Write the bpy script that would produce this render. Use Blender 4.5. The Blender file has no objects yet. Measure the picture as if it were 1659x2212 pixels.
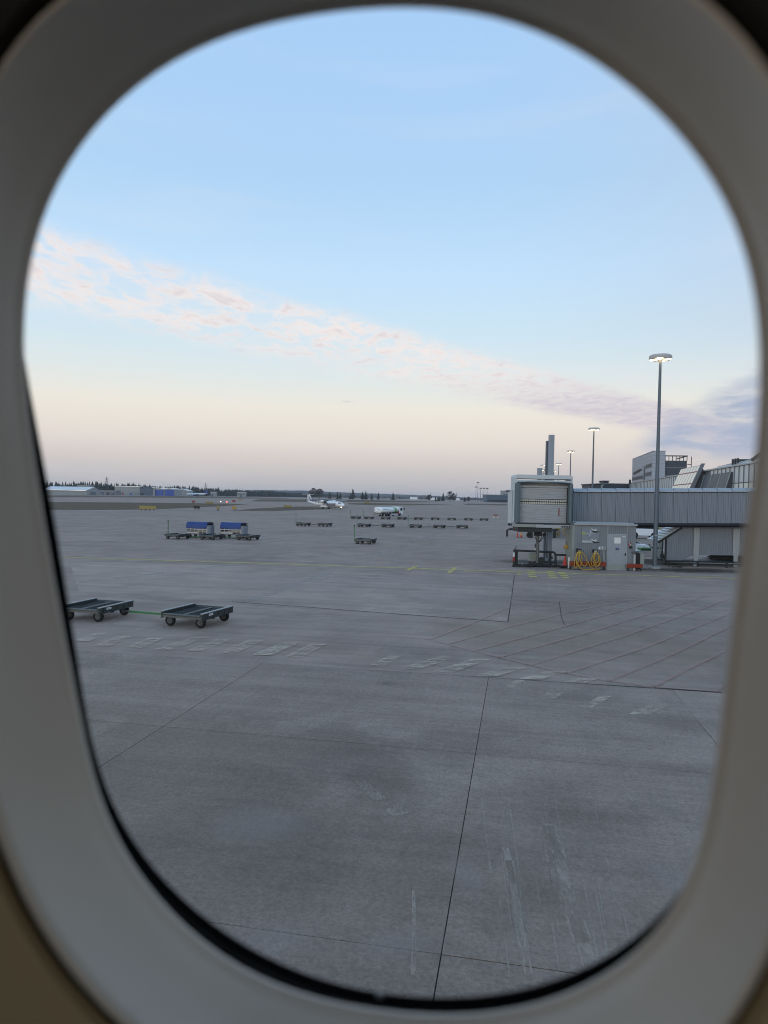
import bpy, bmesh, math, random
from mathutils import Vector, Matrix

random.seed(11)
SC = bpy.context.scene
COL = SC.collection
rad = math.radians

# ------------------------------------------------------------------ camera
PITCH, ROLL, EYE, FOC = rad(1.2146), 0.02, 5.2, 1533.0      # focal length in units of a 1659 x 2212 frame
F0 = Vector((0, math.cos(PITCH), -math.sin(PITCH)))
U0 = Vector((0, math.sin(PITCH), math.cos(PITCH)))
R0 = Vector((1, 0, 0))
RV = R0 * math.cos(ROLL) + U0 * math.sin(ROLL)
UV = -R0 * math.sin(ROLL) + U0 * math.cos(ROLL)
CAMPOS = Vector((0, 0, EYE))
cd = bpy.data.cameras.new('camera'); cam = bpy.data.objects.new('camera', cd); COL.objects.link(cam)
m = Matrix.Identity(4)
for i in range(3):
    m[i][0], m[i][1], m[i][2], m[i][3] = RV[i], UV[i], -F0[i], CAMPOS[i]
cam.matrix_world = m
cd.sensor_fit = 'VERTICAL'; cd.sensor_height = 36; cd.lens = FOC / 2212 * 36
cd.clip_start = 0.01; cd.clip_end = 20000
cd.dof.use_dof = True; cd.dof.focus_distance = 60; cd.dof.aperture_fstop = cd.lens / 3.6
SC.camera = cam

def ray(px, py):
    return F0 + RV * ((px - 829.5) / FOC) - UV * ((py - 1106) / FOC)
def G(px, py, z=0.0):                       # ground point (or point on the level z) under a sight line
    d = ray(px, py); return CAMPOS + d * ((z - EYE) / d.z)
def A(px, py, Y):                           # point of a sight line at depth Y
    d = ray(px, py); return CAMPOS + d * (Y / d.y)
E1 = Vector((0.9825, -0.1864, 0)); E2 = Vector((0.1864, 0.9825, 0))   # directions of the apron grid

# ------------------------------------------------------------------ view
SC.view_settings.view_transform = 'Standard'; SC.view_settings.look = 'None'
SC.view_settings.exposure = 0.14; SC.view_settings.gamma = 1; SC.view_settings.use_curve_mapping = False
SC.cycles.use_denoising = True
SC.cycles.max_bounces = 7; SC.cycles.diffuse_bounces = 4; SC.cycles.glossy_bounces = 2
SC.cycles.transparent_max_bounces = 10; SC.cycles.volume_bounces = 0
SC.cycles.sample_clamp_indirect = 4; SC.cycles.filter_width = 1.05

def lin(h):
    o = []
    for i in (0, 2, 4):
        c = int(h[i:i+2], 16) / 255
        o.append(c / 12.92 if c <= 0.04045 else ((c + 0.055) / 1.055) ** 2.4)
    return tuple(o) + (1,)

# ------------------------------------------------------------------ world
W = bpy.data.worlds.new('World'); SC.world = W; W.use_nodes = True
nt = W.node_tree; nt.nodes.clear()
def setin(nt, sock, v):
    if isinstance(v, (int, float)): sock.default_value = v
    elif isinstance(v, (tuple, list)): sock.default_value = v
    else: nt.links.new(v, sock)
def M(nt, op, a, b=0.0, c=None, clamp=False):
    n = nt.nodes.new('ShaderNodeMath'); n.operation = op; n.use_clamp = clamp
    setin(nt, n.inputs[0], a); setin(nt, n.inputs[1], b)
    if c is not None: setin(nt, n.inputs[2], c)
    return n.outputs[0]
def SS(nt, lo, hi, v):                       # smoothstep
    n = nt.nodes.new('ShaderNodeMapRange'); n.interpolation_type = 'SMOOTHSTEP'
    setin(nt, n.inputs['Value'], v); n.inputs['From Min'].default_value = lo; n.inputs['From Max'].default_value = hi
    return n.outputs[0]
def MIX(nt, f, a, b, mode='MIX'):
    n = nt.nodes.new('ShaderNodeMix'); n.data_type = 'RGBA'; n.blend_type = mode
    setin(nt, n.inputs[0], f); setin(nt, n.inputs[6], a); setin(nt, n.inputs[7], b)
    return n.outputs[2]
def NOISE(nt, vec, scale, detail=4, rough=0.55, dist=0.0):
    n = nt.nodes.new('ShaderNodeTexNoise'); n.inputs['Scale'].default_value = scale
    n.inputs['Detail'].default_value = detail; n.inputs['Roughness'].default_value = rough; n.inputs['Distortion'].default_value = dist
    nt.links.new(vec, n.inputs['Vector']); return n.outputs[0]
def XYZ(nt, x, y, z=0.0):
    n = nt.nodes.new('ShaderNodeCombineXYZ')
    for i, v in enumerate((x, y, z)): setin(nt, n.inputs[i], v)
    return n.outputs[0]
tc = nt.nodes.new('ShaderNodeTexCoord'); sp = nt.nodes.new('ShaderNodeSeparateXYZ')
nt.links.new(tc.outputs['Generated'], sp.inputs[0])
X, Y, Z = sp.outputs
zc = M(nt, 'MAXIMUM', Z, 0.0)
rmp = nt.nodes.new('ShaderNodeValToRGB'); nt.links.new(zc, rmp.inputs[0])
stops = [(0.0, 'B8B7BC'), (0.02, 'BFBCBF'), (0.05, 'D4CBC8'), (0.078, 'E4DAD2'), (0.12, 'EBE5DA'), (0.165, 'DDE5E6'),
         (0.22, 'CCE2F0'), (0.30, 'BFDDF8'), (0.40, 'AED1F2'), (0.56, 'A7CBF3'), (1.0, '8FB4E2')]
cr = rmp.color_ramp
while len(cr.elements) < len(stops): cr.elements.new(0.5)
for e, (p, c) in zip(cr.elements, stops): e.position = p; e.color = lin(c)
base = rmp.outputs[0]
sky = nt.nodes.new('ShaderNodeTexSky'); sky.sky_type = 'NISHITA'; sky.sun_disc = False
SUN_EL, SUN_AZ = rad(4), rad(-150)           # low sun behind and left of the camera, veiled
sky.sun_elevation = SUN_EL; sky.sun_rotation = SUN_AZ
# altocumulus band on a level cloud sheet
zk = M(nt, 'MAXIMUM', Z, 0.03)
px_, py_ = M(nt, 'DIVIDE', X, zk), M(nt, 'DIVIDE', Y, zk)
uu = M(nt, 'ADD', M(nt, 'MULTIPLY', px_, 0.681), M(nt, 'MULTIPLY', py_, 0.732))
vv = M(nt, 'ADD', M(nt, 'MULTIPLY', px_, -0.732), M(nt, 'MULTIPLY', py_, 0.681))
pv = XYZ(nt, px_, py_)
n1 = NOISE(nt, pv, 0.9, 4, 0.6)
vw = M(nt, 'ADD', vv, M(nt, 'MULTIPLY', M(nt, 'SUBTRACT', n1, 0.5), 0.45))
band = M(nt, 'MULTIPLY', SS(nt, 2.72, 3.02, vw), M(nt, 'SUBTRACT', 1.0, SS(nt, 3.65, 4.4, vw)))
n2 = NOISE(nt, XYZ(nt, M(nt, 'MULTIPLY', px_, 1.5), M(nt, 'MULTIPLY', py_, 0.8)), 4.4, 8, 0.62, 0.5)
n3 = NOISE(nt, pv, 1.6, 3, 0.5)
puff = SS(nt, 0.40, 0.60, M(nt, 'ADD', M(nt, 'MULTIPLY', n2, 0.75), M(nt, 'MULTIPLY', n3, 0.25)))
far_c = SS(nt, 4.0, 7.5, uu)
cover = M(nt, 'MULTIPLY', band, M(nt, 'ADD', M(nt, 'MULTIPLY', puff, M(nt, 'SUBTRACT', 0.82, M(nt, 'MULTIPLY', far_c, 0.30))), M(nt, 'ADD', 0.20, M(nt, 'MULTIPLY', far_c, 0.42))))
ccol = MIX(nt, far_c, lin('F1E7E4'), lin('CEC6D0'))
shade = SS(nt, 0.50, 0.72, n2)
ccol = MIX(nt, M(nt, 'MULTIPLY', shade, 0.6), ccol, lin('C9C4D0'))
base = MIX(nt, cover, base, ccol)
# low blue-grey cloud towards the right
front = SS(nt, 0.0, 0.1, Y)
q = M(nt, 'DIVIDE', X, M(nt, 'MAXIMUM', Y, 0.05)); tn = M(nt, 'DIVIDE', Z, M(nt, 'MAXIMUM', Y, 0.05))
nz = NOISE(nt, XYZ(nt, M(nt, 'MULTIPLY', q, 5.0), M(nt, 'MULTIPLY', tn, 22.0)), 1.6, 7, 0.62, 0.3)
up = M(nt, 'MINIMUM', M(nt, 'ADD', M(nt, 'MULTIPLY', M(nt, 'SUBTRACT', q, 0.36), 0.62), 0.098), 0.26)
dd = M(nt, 'ADD', M(nt, 'SUBTRACT', up, tn), M(nt, 'MULTIPLY', M(nt, 'SUBTRACT', nz, 0.5), 0.10))
m2 = M(nt, 'MULTIPLY', M(nt, 'MULTIPLY', SS(nt, -0.012, 0.028, dd), SS(nt, 0.045, 0.085, tn)), M(nt, 'MULTIPLY', SS(nt, 0.31, 0.40, q), front))
m2 = M(nt, 'MULTIPLY', m2, M(nt, 'ADD', 0.36, M(nt, 'MULTIPLY', SS(nt, 0.64, 0.40, nz), 0.62)))
base = MIX(nt, m2, base, lin('A6B0C8'))
# thin grey veil thickening to the right
base = MIX(nt, M(nt, 'MULTIPLY', M(nt, 'MULTIPLY', SS(nt, 0.10, 0.65, q), SS(nt, 0.10, 0.25, Z)), M(nt, 'MULTIPLY', front, 0.42)), base, lin('BCC3D4'))
# faint pale veils
nv = NOISE(nt, XYZ(nt, M(nt, 'MULTIPLY', X, 1.2), M(nt, 'MULTIPLY', Y, 1.2), M(nt, 'MULTIPLY', Z, 9.0)), 2.2, 4, 0.5, 0.5)
base = MIX(nt, M(nt, 'MULTIPLY', SS(nt, 0.5, 0.75, nv), 0.10), base, lin('E9E3E6'))
sc10 = MIX(nt, 1.0, base, (10, 10, 10, 1), 'MULTIPLY')
fin = MIX(nt, 0.04, sc10, sky.outputs[0])
bg = nt.nodes.new('ShaderNodeBackground'); nt.links.new(fin, bg.inputs[0]); bg.inputs[1].default_value = 0.1
wo = nt.nodes.new('ShaderNodeOutputWorld'); nt.links.new(bg.outputs[0], wo.inputs[0])

# ------------------------------------------------------------------ sun
sl = bpy.data.lights.new('sun', 'SUN'); sl.energy = 0.75; sl.angle = rad(20); sl.color = (1, 0.86, 0.74)
so = bpy.data.objects.new('sun', sl); COL.objects.link(so)
sd = Vector((math.sin(SUN_AZ) * math.cos(SUN_EL), math.cos(SUN_AZ) * math.cos(SUN_EL), math.sin(SUN_EL)))
so.rotation_euler = sd.to_track_quat('Z', 'Y').to_euler(); so.location = (0, 0, 40)

# ------------------------------------------------------------------ materials
def mat(name, col, rough=0.6, metal=0.0, var=0.12, vscale=3.0, bump=0.0, bscale=40.0, emit=None, spec=0.5, coat=0.0):
    mt = bpy.data.materials.new(name); mt.use_nodes = True; t = mt.node_tree
    b = t.nodes['Principled BSDF']
    c = lin(col) if isinstance(col, str) else tuple(col) + (1,)
    b.inputs['Roughness'].default_value = rough; b.inputs['Metallic'].default_value = metal
    b.inputs['Specular IOR Level'].default_value = spec; b.inputs['Coat Weight'].default_value = coat
    tcn = t.nodes.new('ShaderNodeTexCoord')
    if var > 0:
        n = NOISE(t, tcn.outputs['Object'], vscale, 5, 0.6)
        f = M(t, 'ADD', M(t, 'MULTIPLY', n, 2 * var), 1 - var)
        vm = t.nodes.new('ShaderNodeVectorMath'); vm.operation = 'SCALE'
        vm.inputs[0].default_value = c[:3]; t.links.new(f, vm.inputs['Scale']); t.links.new(vm.outputs[0], b.inputs['Base Color'])
        t.links.new(M(t, 'ADD', M(t, 'MULTIPLY', n, 0.3), rough - 0.15, clamp=True), b.inputs['Roughness'])
    else: b.inputs['Base Color'].default_value = c
    if bump > 0:
        bn = t.nodes.new('ShaderNodeBump'); bn.inputs['Strength'].default_value = bump; bn.inputs['Distance'].default_value = 0.02
        t.links.new(NOISE(t, tcn.outputs['Object'], bscale, 3), bn.inputs['Height']); t.links.new(bn.outputs[0], b.inputs['Normal'])
    if emit:
        b.inputs['Emission Color'].default_value = lin(emit[0]); b.inputs['Emission Strength'].default_value = emit[1]
    return mt

def paving(name, ca, cb, warm, seed, streak=0.5, grain=0.5):
    mt = bpy.data.materials.new(name); mt.use_nodes = True; t = mt.node_tree
    b = t.nodes['Principled BSDF']; b.inputs['Roughness'].default_value = 0.9; b.inputs['Specular IOR Level'].default_value = 0.25
    g = t.nodes.new('ShaderNodeNewGeometry')
    mp = t.nodes.new('ShaderNodeMapping'); mp.inputs['Rotation'].default_value = (0, 0, 0.1875); mp.inputs['Location'].default_value = (seed * 13.7, seed * 7.1, 0)
    t.links.new(g.outputs['Position'], mp.inputs[0]); P = mp.outputs[0]
    s = t.nodes.new('ShaderNodeSeparateXYZ'); t.links.new(P, s.inputs[0]); px, py, _ = s.outputs
    big = NOISE(t, P, 0.045, 5, 0.6, 0.4); mid = NOISE(t, P, 0.45, 5, 0.62, 0.3); fine = SS(t, .28, .72, NOISE(t, P, 20, 4, 0.8)); sp1 = NOISE(t, P, 7, 5, 0.7)
    st1 = NOISE(t, XYZ(t, M(t, 'MULTIPLY', px, 0.06), M(t, 'MULTIPLY', py, 1.3)), 1.0, 6, 0.65, 0.2)
    st2 = NOISE(t, XYZ(t, M(t, 'MULTIPLY', px, 0.25), M(t, 'MULTIPLY', py, 5.0)), 1.0, 5, 0.7)
    st3 = NOISE(t, XYZ(t, M(t, 'MULTIPLY', px, 7.0), M(t, 'MULTIPLY', py, 0.35)), 1.0, 4, 0.7)
    f = M(t, 'ADD', M(t, 'MULTIPLY', big, 0.5), M(t, 'MULTIPLY', mid, 0.5))
    f = M(t, 'ADD', f, M(t, 'MULTIPLY', M(t, 'SUBTRACT', st1, 0.5), streak))
    f = M(t, 'ADD', f, M(t, 'MULTIPLY', M(t, 'SUBTRACT', st2, 0.5), streak * 0.6))
    f = M(t, 'ADD', f, M(t, 'MULTIPLY', M(t, 'SUBTRACT', st3, 0.5), streak * 0.35))
    f = SS(t, 0.22, 0.78, f)
    c = MIX(t, f, lin(ca), lin(cb))
    c = MIX(t, M(t, 'MULTIPLY', SS(t, 0.45, 0.75, NOISE(t, P, 0.09, 4, 0.6, 0.8)), 0.55), c, lin(warm))
    c = MIX(t, M(t, 'MULTIPLY', SS(t, 0.50, 0.72, NOISE(t, P, 0.16, 5, 0.6, 1.2)), 0.30), c, lin('5E564E'))
    c = MIX(t, M(t, 'MULTIPLY', SS(t, 0.54, 0.74, NOISE(t, P, 0.3, 6, 0.65, 0.6)), 0.28), c, lin('B5A697'))
    gr = M(t, 'ADD', 1 - grain * 0.5, M(t, 'ADD', M(t, 'MULTIPLY', fine, grain * 0.6), M(t, 'MULTIPLY', sp1, grain * 0.4)))
    vm = t.nodes.new('ShaderNodeVectorMath'); vm.operation = 'SCALE'; t.links.new(c, vm.inputs[0]); t.links.new(gr, vm.inputs['Scale'])
    vm2 = t.nodes.new('ShaderNodeVectorMath'); vm2.operation = 'SCALE'; t.links.new(vm.outputs[0], vm2.inputs[0]); oi = t.nodes.new('ShaderNodeObjectInfo'); t.links.new(M(t, 'ADD', 0.94, M(t, 'MULTIPLY', oi.outputs['Random'], 0.12)), vm2.inputs['Scale'])
    t.links.new(vm2.outputs[0], b.inputs['Base Color'])
    bn = t.nodes.new('ShaderNodeBump'); bn.inputs['Strength'].default_value = 0.25; bn.inputs['Distance'].default_value = 0.01
    t.links.new(fine, bn.inputs['Height']); t.links.new(bn.outputs[0], b.inputs['Normal'])
    return mt

def worn(name, col, lo=0.45, hi=0.6, opac=0.9, sc=6.0, stretch=(1, 1)):
    """thin worn paint or dirt: covers the ground in noisy patches, elsewhere the ground shows"""
    mt = bpy.data.materials.new(name); mt.use_nodes = True; t = mt.node_tree
    b = t.nodes['Principled BSDF']; b.inputs['Base Color'].default_value = lin(col); b.inputs['Roughness'].default_value = 0.85
    b.inputs['Specular IOR Level'].default_value = 0.2
    g = t.nodes.new('ShaderNodeNewGeometry'); mp = t.nodes.new('ShaderNodeMapping')
    mp.inputs['Rotation'].default_value = (0, 0, 0.1875); mp.inputs['Scale'].default_value = (stretch[0], stretch[1], 1)
    t.links.new(g.outputs['Position'], mp.inputs[0])
    n = NOISE(t, mp.outputs[0], sc, 7, 0.72); n2 = NOISE(t, mp.outputs[0], sc * 0.15, 3, 0.6)
    a = M(t, 'MULTIPLY', SS(t, lo, hi, M(t, 'ADD', M(t, 'MULTIPLY', n, 0.6), M(t, 'MULTIPLY', n2, 0.4))), opac)
    t.links.new(a, b.inputs['Alpha'])
    return mt

def stain_or_shade_mat(name, col, opac):
    mt = bpy.data.materials.new(name); mt.use_nodes = True; t = mt.node_tree
    b = t.nodes['Principled BSDF']; b.inputs['Base Color'].default_value = lin(col); b.inputs['Roughness'].default_value = 0.75
    b.inputs['Specular IOR Level'].default_value = 0.25
    o = t.nodes.new('ShaderNodeTexCoord'); ln = t.nodes.new('ShaderNodeVectorMath'); ln.operation = 'LENGTH'
    t.links.new(o.outputs['Object'], ln.inputs[0])
    g = t.nodes.new('ShaderNodeNewGeometry'); n = NOISE(t, g.outputs['Position'], 1.5, 6, 0.65)
    r = M(t, 'ADD', ln.outputs['Value'], M(t, 'MULTIPLY', M(t, 'SUBTRACT', n, 0.5), 0.9))
    t.links.new(M(t, 'MULTIPLY', SS(t, 0.85, 0.15, r), opac), b.inputs['Alpha'])
    return mt

MT = {}
MT['asphalt'] = paving('asphalt', '7F7066', 'A99688', '897564', 1, 0.55, 0.35)
MT['patch'] = paving('asphalt_patch', '86776E', 'AF9C8E', '8E7C6D', 4, 0.6, 0.35)
MT['concrete'] = paving('concrete', '7B6C62', 'A19082', '7F7060', 7, 0.42, 0.78)
MT['joint'] = mat('joint_filler', '35332F', 0.9, var=0.3, vscale=4)
MT['crack'] = worn('sealed_crack', '3A3632', 0.34, 0.50, 0.62, 3.0)
MT['pale'] = worn('pale_seam', 'B4AEA6', 0.40, 0.62, 0.45, 2.0)
MT['yellow'] = worn('yellow_paint', 'CDBE72', 0.30, 0.52, 0.85, 6.0)
MT['white'] = worn('white_paint', 'CDBCA8', 0.40, 0.64, 0.75, 5.0, (0.8, 1.6))
MT['red'] = worn('red_paint', 'B08C84', 0.30, 0.62, 0.55, 7.0)
MT['scrape'] = worn('scraped_concrete', 'BBAD9E', 0.42, 0.58, 0.55, 22.0, (1.3, 0.25))
MT['hairline'] = worn('hairline_scrape', 'B2A698', 0.36, 0.58, 0.5, 9.0)
MT['oil'] = stain_or_shade_mat('oil_stain', '4A443C', 0.10)
MT['ground_shade'] = stain_or_shade_mat('painted_shade', '37322C', 0.66)  # shade under bridge, kiosk and stair, painted onto the ground
MT['dust'] = stain_or_shade_mat('pale_dust', 'BDB0A6', 0.2)
MT['grass'] = mat('dry_grass', (0.125, 0.092, 0.060), 0.95, var=0.5, vscale=0.03, spec=0.1)
MT['steel'] = mat('galvanised_steel', '5E625F', 0.5, 0.4, 0.2, 5)
MT['flange'] = mat('worn_flange', '8C9192', 0.45, 0.4, 0.2, 6)
MT['dark_steel'] = mat('dark_steel', '2B2E2D', 0.6, 0.2, 0.25, 6)
MT['greysteel'] = mat('grey_frame_paint', '3D4241', 0.55, 0.3, 0.25, 8)
MT['green'] = mat('green_paint', '37753D', 0.5, 0, 0.15, 6)
MT['rubber'] = mat('rubber', '171717', 0.85, var=0.2)
MT['hub'] = mat('hub', '55585A', 0.5, 0.5)
MT['blue_tarp'] = mat('blue_tarp', '1D3F7E', 0.6, 0, 0.2, 2, bump=0.3, bscale=3)
MT['whitep'] = mat('white_paint_gloss', 'F0F2F2', 0.35, 0, 0.06, 2, coat=0.3)
MT['tanker'] = mat('tanker_white', 'F0F2F0', 0.3, 0.0, 0.05, 2, coat=0.4)
MT['limegreen'] = mat('lime_green', '58A33A', 0.4)
MT['black'] = mat('black', '121315', 0.5, var=0.1)
MT['navy'] = mat('navy_paint', '101A38', 0.35, var=0.05)
MT['glass'] = mat('dark_glass', '14191E', 0.08, 0, 0, spec=0.6)
MT['pole'] = mat('pole_grey', '5E6870', 0.5, 0.3, 0.12, 1.5)
MT['column'] = mat('column_grey', '8E959C', 0.5, 0.1, 0.1, 1.5)
MT['lampwhite'] = mat('lamp_housing', 'B8B8B4', 0.5)
MT['lit'] = mat('lit_lamp', 'FFFFFF', 0.5, var=0, emit=('FFE9C4', 9))
MT['clad'] = mat('bridge_cladding', '858C94', 0.42, 0.35, 0.10, 1.2)
MT['cladroof'] = mat('bridge_edge', 'A0A7AC', 0.45, 0.45, 0.10, 1.5)
MT['kiosk'] = mat('kiosk_cladding', '878D92', 0.45, 0.3, 0.14, 1.4)
MT['trim'] = mat('trim', 'A3A8AA', 0.45, 0.35, 0.1)
MT['cabwhite'] = mat('cab_white', 'BCC3C4', 0.5, 0, 0.12, 1.5)
MT['bellows'] = mat('bellows', '5B686C', 0.7, 0, 0.2, 3, bump=0.5, bscale=4)
MT['shutter'] = mat('shutter', 'B9BEC2', 0.4, 0.4, 0.08, 2)
MT['lightglass'] = mat('pale_pane', 'C9C6B8', 0.35, 0, 0.1, 1)
MT['redp'] = mat('red_part', '8C1E1E', 0.5)
MT['orange'] = mat('orange_rail', '8A3820', 0.55, 0, 0.15, 4)
MT['cone'] = mat('cone_red', 'C03A2A', 0.55, 0, 0.1, 6)
MT['yel'] = mat('yellow_part', 'D8B53A', 0.5, 0, 0.12, 6)
MT['ochre'] = mat('ochre_machine', 'A88634', 0.5, 0.1, 0.2, 6)
MT['hose'] = mat('yellow_hose', 'B3913A', 0.55, 0, 0.15, 8)
MT['signblue'] = mat('blue_sign', '24406E', 0.5)
MT['signwhite'] = mat('white_sign', 'D8D8D4', 0.5, var=0.04)
MT['board'] = mat('grey_board', '7C858B', 0.4, 0.1, 0.06)
MT['boardpale'] = mat('pale_print', 'A7AFB3', 0.5, var=0.05)
MT['lime'] = mat('lime_print', 'B5BE2A', 0.5, var=0.05)
MT['doorgrey'] = mat('door_grey', '98A0A6', 0.4, 0.35, 0.08, 2)
MT['cabinet'] = mat('cabinet', '8C938C', 0.55, 0.1, 0.1)
MT['cable'] = mat('cable', '1B1B1C', 0.7, var=0.1)
MT['facade'] = mat('facade_pane', 'CDCFCC', 0.4, 0.0, 0.06, 0.4, spec=0.4)
MT['facadelow'] = mat('facade_pane_pale', 'E6E2D2', 0.4, 0.0, 0.06, 0.4, spec=0.4)
MT['mullion'] = mat('mullion', '6B7176', 0.5, 0.3)
MT['roofglass'] = mat('roof_glass', '8AA09E', 0.15, 0.1, 0.1, 0.4, spec=0.8)
MT['tower'] = mat('tower_cladding', '9A9FA6', 0.5, 0.2, 0.06, 0.3)
MT['towerdark'] = mat('tower_glass', '343B44', 0.5, 0.0, 0.15, 0.3)
MT['bayframe'] = mat('bay_frame', '6E4E50', 0.5)
MT['baypane'] = mat('bay_pane', 'D6D3C2', 0.1, 0, 0.05, spec=0.9)
MT['hangar'] = mat('hangar_grey', '8A8F90', 0.6, 0.1, 0.08, 0.05)
MT['hangarroof'] = mat('hangar_roof', 'C4CCD0', 0.3, 0.5, 0.05, 0.05)
MT['hangardark'] = mat('hangar_dark', '3F5263', 0.55, 0, 0.1, 0.05)
MT['hangarblue'] = mat('hangar_blue', '25489A', 0.55, 0, 0.1, 0.05)
MT['farbuild'] = mat('far_building', '7B7C80', 0.7, 0, 0.1, 0.02)
MT['signyel'] = mat('airfield_sign_yellow', '8E7F3C', 0.5)
MT['signlit'] = mat('red_lamp', 'FF5040', 0.5, var=0, emit=('FF6A50', 6))
MT['conifer'] = mat('conifer', (0.030, 0.036, 0.026), 0.9, var=0.45, vscale=0.12, spec=0.1)
MT['birch'] = mat('bare_twigs', (0.075, 0.062, 0.054), 0.9, var=0.3, vscale=0.15, spec=0.1)
MT['bark'] = mat('bark', (0.07, 0.055, 0.04), 0.9, var=0.3)
MT['hill'] = mat('hill_forest', (0.045, 0.055, 0.05), 0.95, var=0.4, vscale=0.006, spec=0.05)
MT['bezel'] = mat('bezel_plastic', (0.85, 0.78, 0.68), 0.5, 0, 0.05, 14, bump=0.05, bscale=900, spec=0.35)
MT['sidewall'] = mat('sidewall_plastic', (0.52, 0.43, 0.27), 0.6, 0, 0.05, 10, spec=0.3)
MT['sidewall_shade'] = mat('shaded_sidewall', (0.03, 0.029, 0.027), 0.7, 0, 0.05, 10, spec=0.2)  # sidewall darkened in colour to stand for cabin shade
MT['seal'] = mat('black_seal', '060606', 0.9, var=0, spec=0.05)
MT['lining'] = mat('cabin_lining', (0.6, 0.52, 0.38), 0.7, var=0.05)
MT['carpet'] = mat('carpet', (0.03, 0.03, 0.035), 0.95, var=0.2)
MT['frame'] = mat('blocker_grey', (0.10, 0.10, 0.10), 0.8, var=0.1, spec=0.2)  # colour of the added ring that blocks sky light
MT['dew'] = mat('ice_dot', 'E8F0F4', 0.3, var=0)

# ------------------------------------------------------------------ mesh helpers
class MB:
    def __init__(s): s.v = []; s.f = []; s.mi = []; s.m = 0
    def face(s, idx): s.f.append(idx); s.mi.append(s.m)
    def add(s, vs, fs):
        b = len(s.v); s.v += [tuple(p) for p in vs]
        for f in fs: s.face([b + i for i in f])
        return s
    def box(s, c, d, rz=0.0):
        x, y, z = (k / 2 for k in d); cs, sn = math.cos(rz), math.sin(rz); vs = []
        for a in (-x, x):
            for b in (-y, y):
                for e in (-z, z): vs.append((c[0] + a * cs - b * sn, c[1] + a * sn + b * cs, c[2] + e))
        return s.add(vs, [(0, 1, 3, 2), (4, 6, 7, 5), (0, 4, 5, 1), (2, 3, 7, 6), (0, 2, 6, 4), (1, 5, 7, 3)])
    def b2(s, lo, hi): return s.box([(a + b) / 2 for a, b in zip(lo, hi)], [abs(b - a) for a, b in zip(lo, hi)])
    def beam(s, p0, p1, w, h):
        p0, p1 = Vector(p0), Vector(p1); d = (p1 - p0).normalized()
        up = Vector((0, 0, 1)) if abs(d.z) < 0.95 else Vector((0, 1, 0))
        a = d.cross(up).normalized() * (w / 2); b = a.cross(d).normalized() * (h / 2); vs = []
        for p in (p0, p1): vs += [p - a - b, p + a - b, p + a + b, p - a + b]
        return s.add(vs, [(0, 1, 2, 3), (7, 6, 5, 4), (0, 4, 5, 1), (1, 5, 6, 2), (2, 6, 7, 3), (3, 7, 4, 0)])
    def rings(s, rs, closed=True, caps=True):
        n = len(rs[0]); b = len(s.v)
        for r in rs: s.v += [tuple(p) for p in r]
        for k in range(len(rs) - 1):
            for i in range(n if closed else n - 1):
                j = (i + 1) % n
                s.face([b + k * n + i, b + k * n + j, b + (k + 1) * n + j, b + (k + 1) * n + i])
        if caps and closed:
            s.face([b + i for i in range(n)][::-1]); s.face([b + (len(rs) - 1) * n + i for i in range(n)])
        return s
    def tube(s, pts, r, n=8, r1=None):
        pts = [Vector(p) for p in pts]; rs = []; up = None
        for i, p in enumerate(pts):
            d = (pts[min(i + 1, len(pts) - 1)] - pts[max(i - 1, 0)]).normalized()
            if up is None: up = Vector((0, 0, 1)) if abs(d.z) < 0.9 else Vector((0, 1, 0))
            a = d.cross(up)
            if a.length < 1e-4: a = d.cross(Vector((1, 0.3, 0)))
            a.normalize(); b = d.cross(a).normalized(); up = -b if False else up
            rr = r if r1 is None else r + (r1 - r) * i / (len(pts) - 1)
            rs.append([p + a * math.cos(t) * rr + b * math.sin(t) * rr for t in (2 * math.pi * k / n for k in range(n))])
        return s.rings(rs)
    def lathe(s, prof, n=16, c=(0, 0, 0), axis='z'):
        rs = []
        for r, h in prof:
            row = []
            for k in range(n):
                t = 2 * math.pi * k / n; a, b = r * math.cos(t), r * math.sin(t)
                row.append((c[0] + a, c[1] + b, c[2] + h) if axis == 'z' else (c[0] + a, c[1] + h, c[2] + b) if axis == 'y' else (c[0] + h, c[1] + a, c[2] + b))
            rs.append(row)
        return s.rings(rs)
    def prism(s, poly, lo, hi, plane='xz'):
        f = {'xz': lambda a, b, t: (a, t, b), 'xy': lambda a, b, t: (a, b, t), 'yz': lambda a, b, t: (t, a, b)}[plane]
        return s.rings([[f(a, b, lo) for a, b in poly], [f(a, b, hi) for a, b in poly]])
    def sheet(s, pts): return s.add(pts, [tuple(range(len(pts)))])
    def build(s, name, mats, parent=None, loc=None, rz=0.0, smooth=None, fix=True, bevel=0.0):
        me = bpy.data.meshes.new(name); me.from_pydata(s.v, [], s.f)
        if not isinstance(mats, (list, tuple)): mats = [mats]
        for t in mats: me.materials.append(MT[t] if isinstance(t, str) else t)
        me.polygons.foreach_set('material_index', s.mi)
        if fix:
            bm = bmesh.new(); bm.from_mesh(me); bmesh.ops.recalc_face_normals(bm, faces=bm.faces); bm.to_mesh(me); bm.free()
        if smooth is not None:
            me.polygons.foreach_set('use_smooth', [True] * len(me.polygons)); me.set_sharp_from_angle(angle=rad(smooth))
        me.update()
        o = bpy.data.objects.new(name, me); COL.objects.link(o)
        if parent is not None: o.parent = parent
        if loc is not None: o.location = loc
        o.rotation_euler.z = rz
        if bevel > 0:
            bv = o.modifiers.new('bevel', 'BEVEL'); bv.width = bevel; bv.segments = 2; bv.limit_method = 'ANGLE'
        return o

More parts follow.
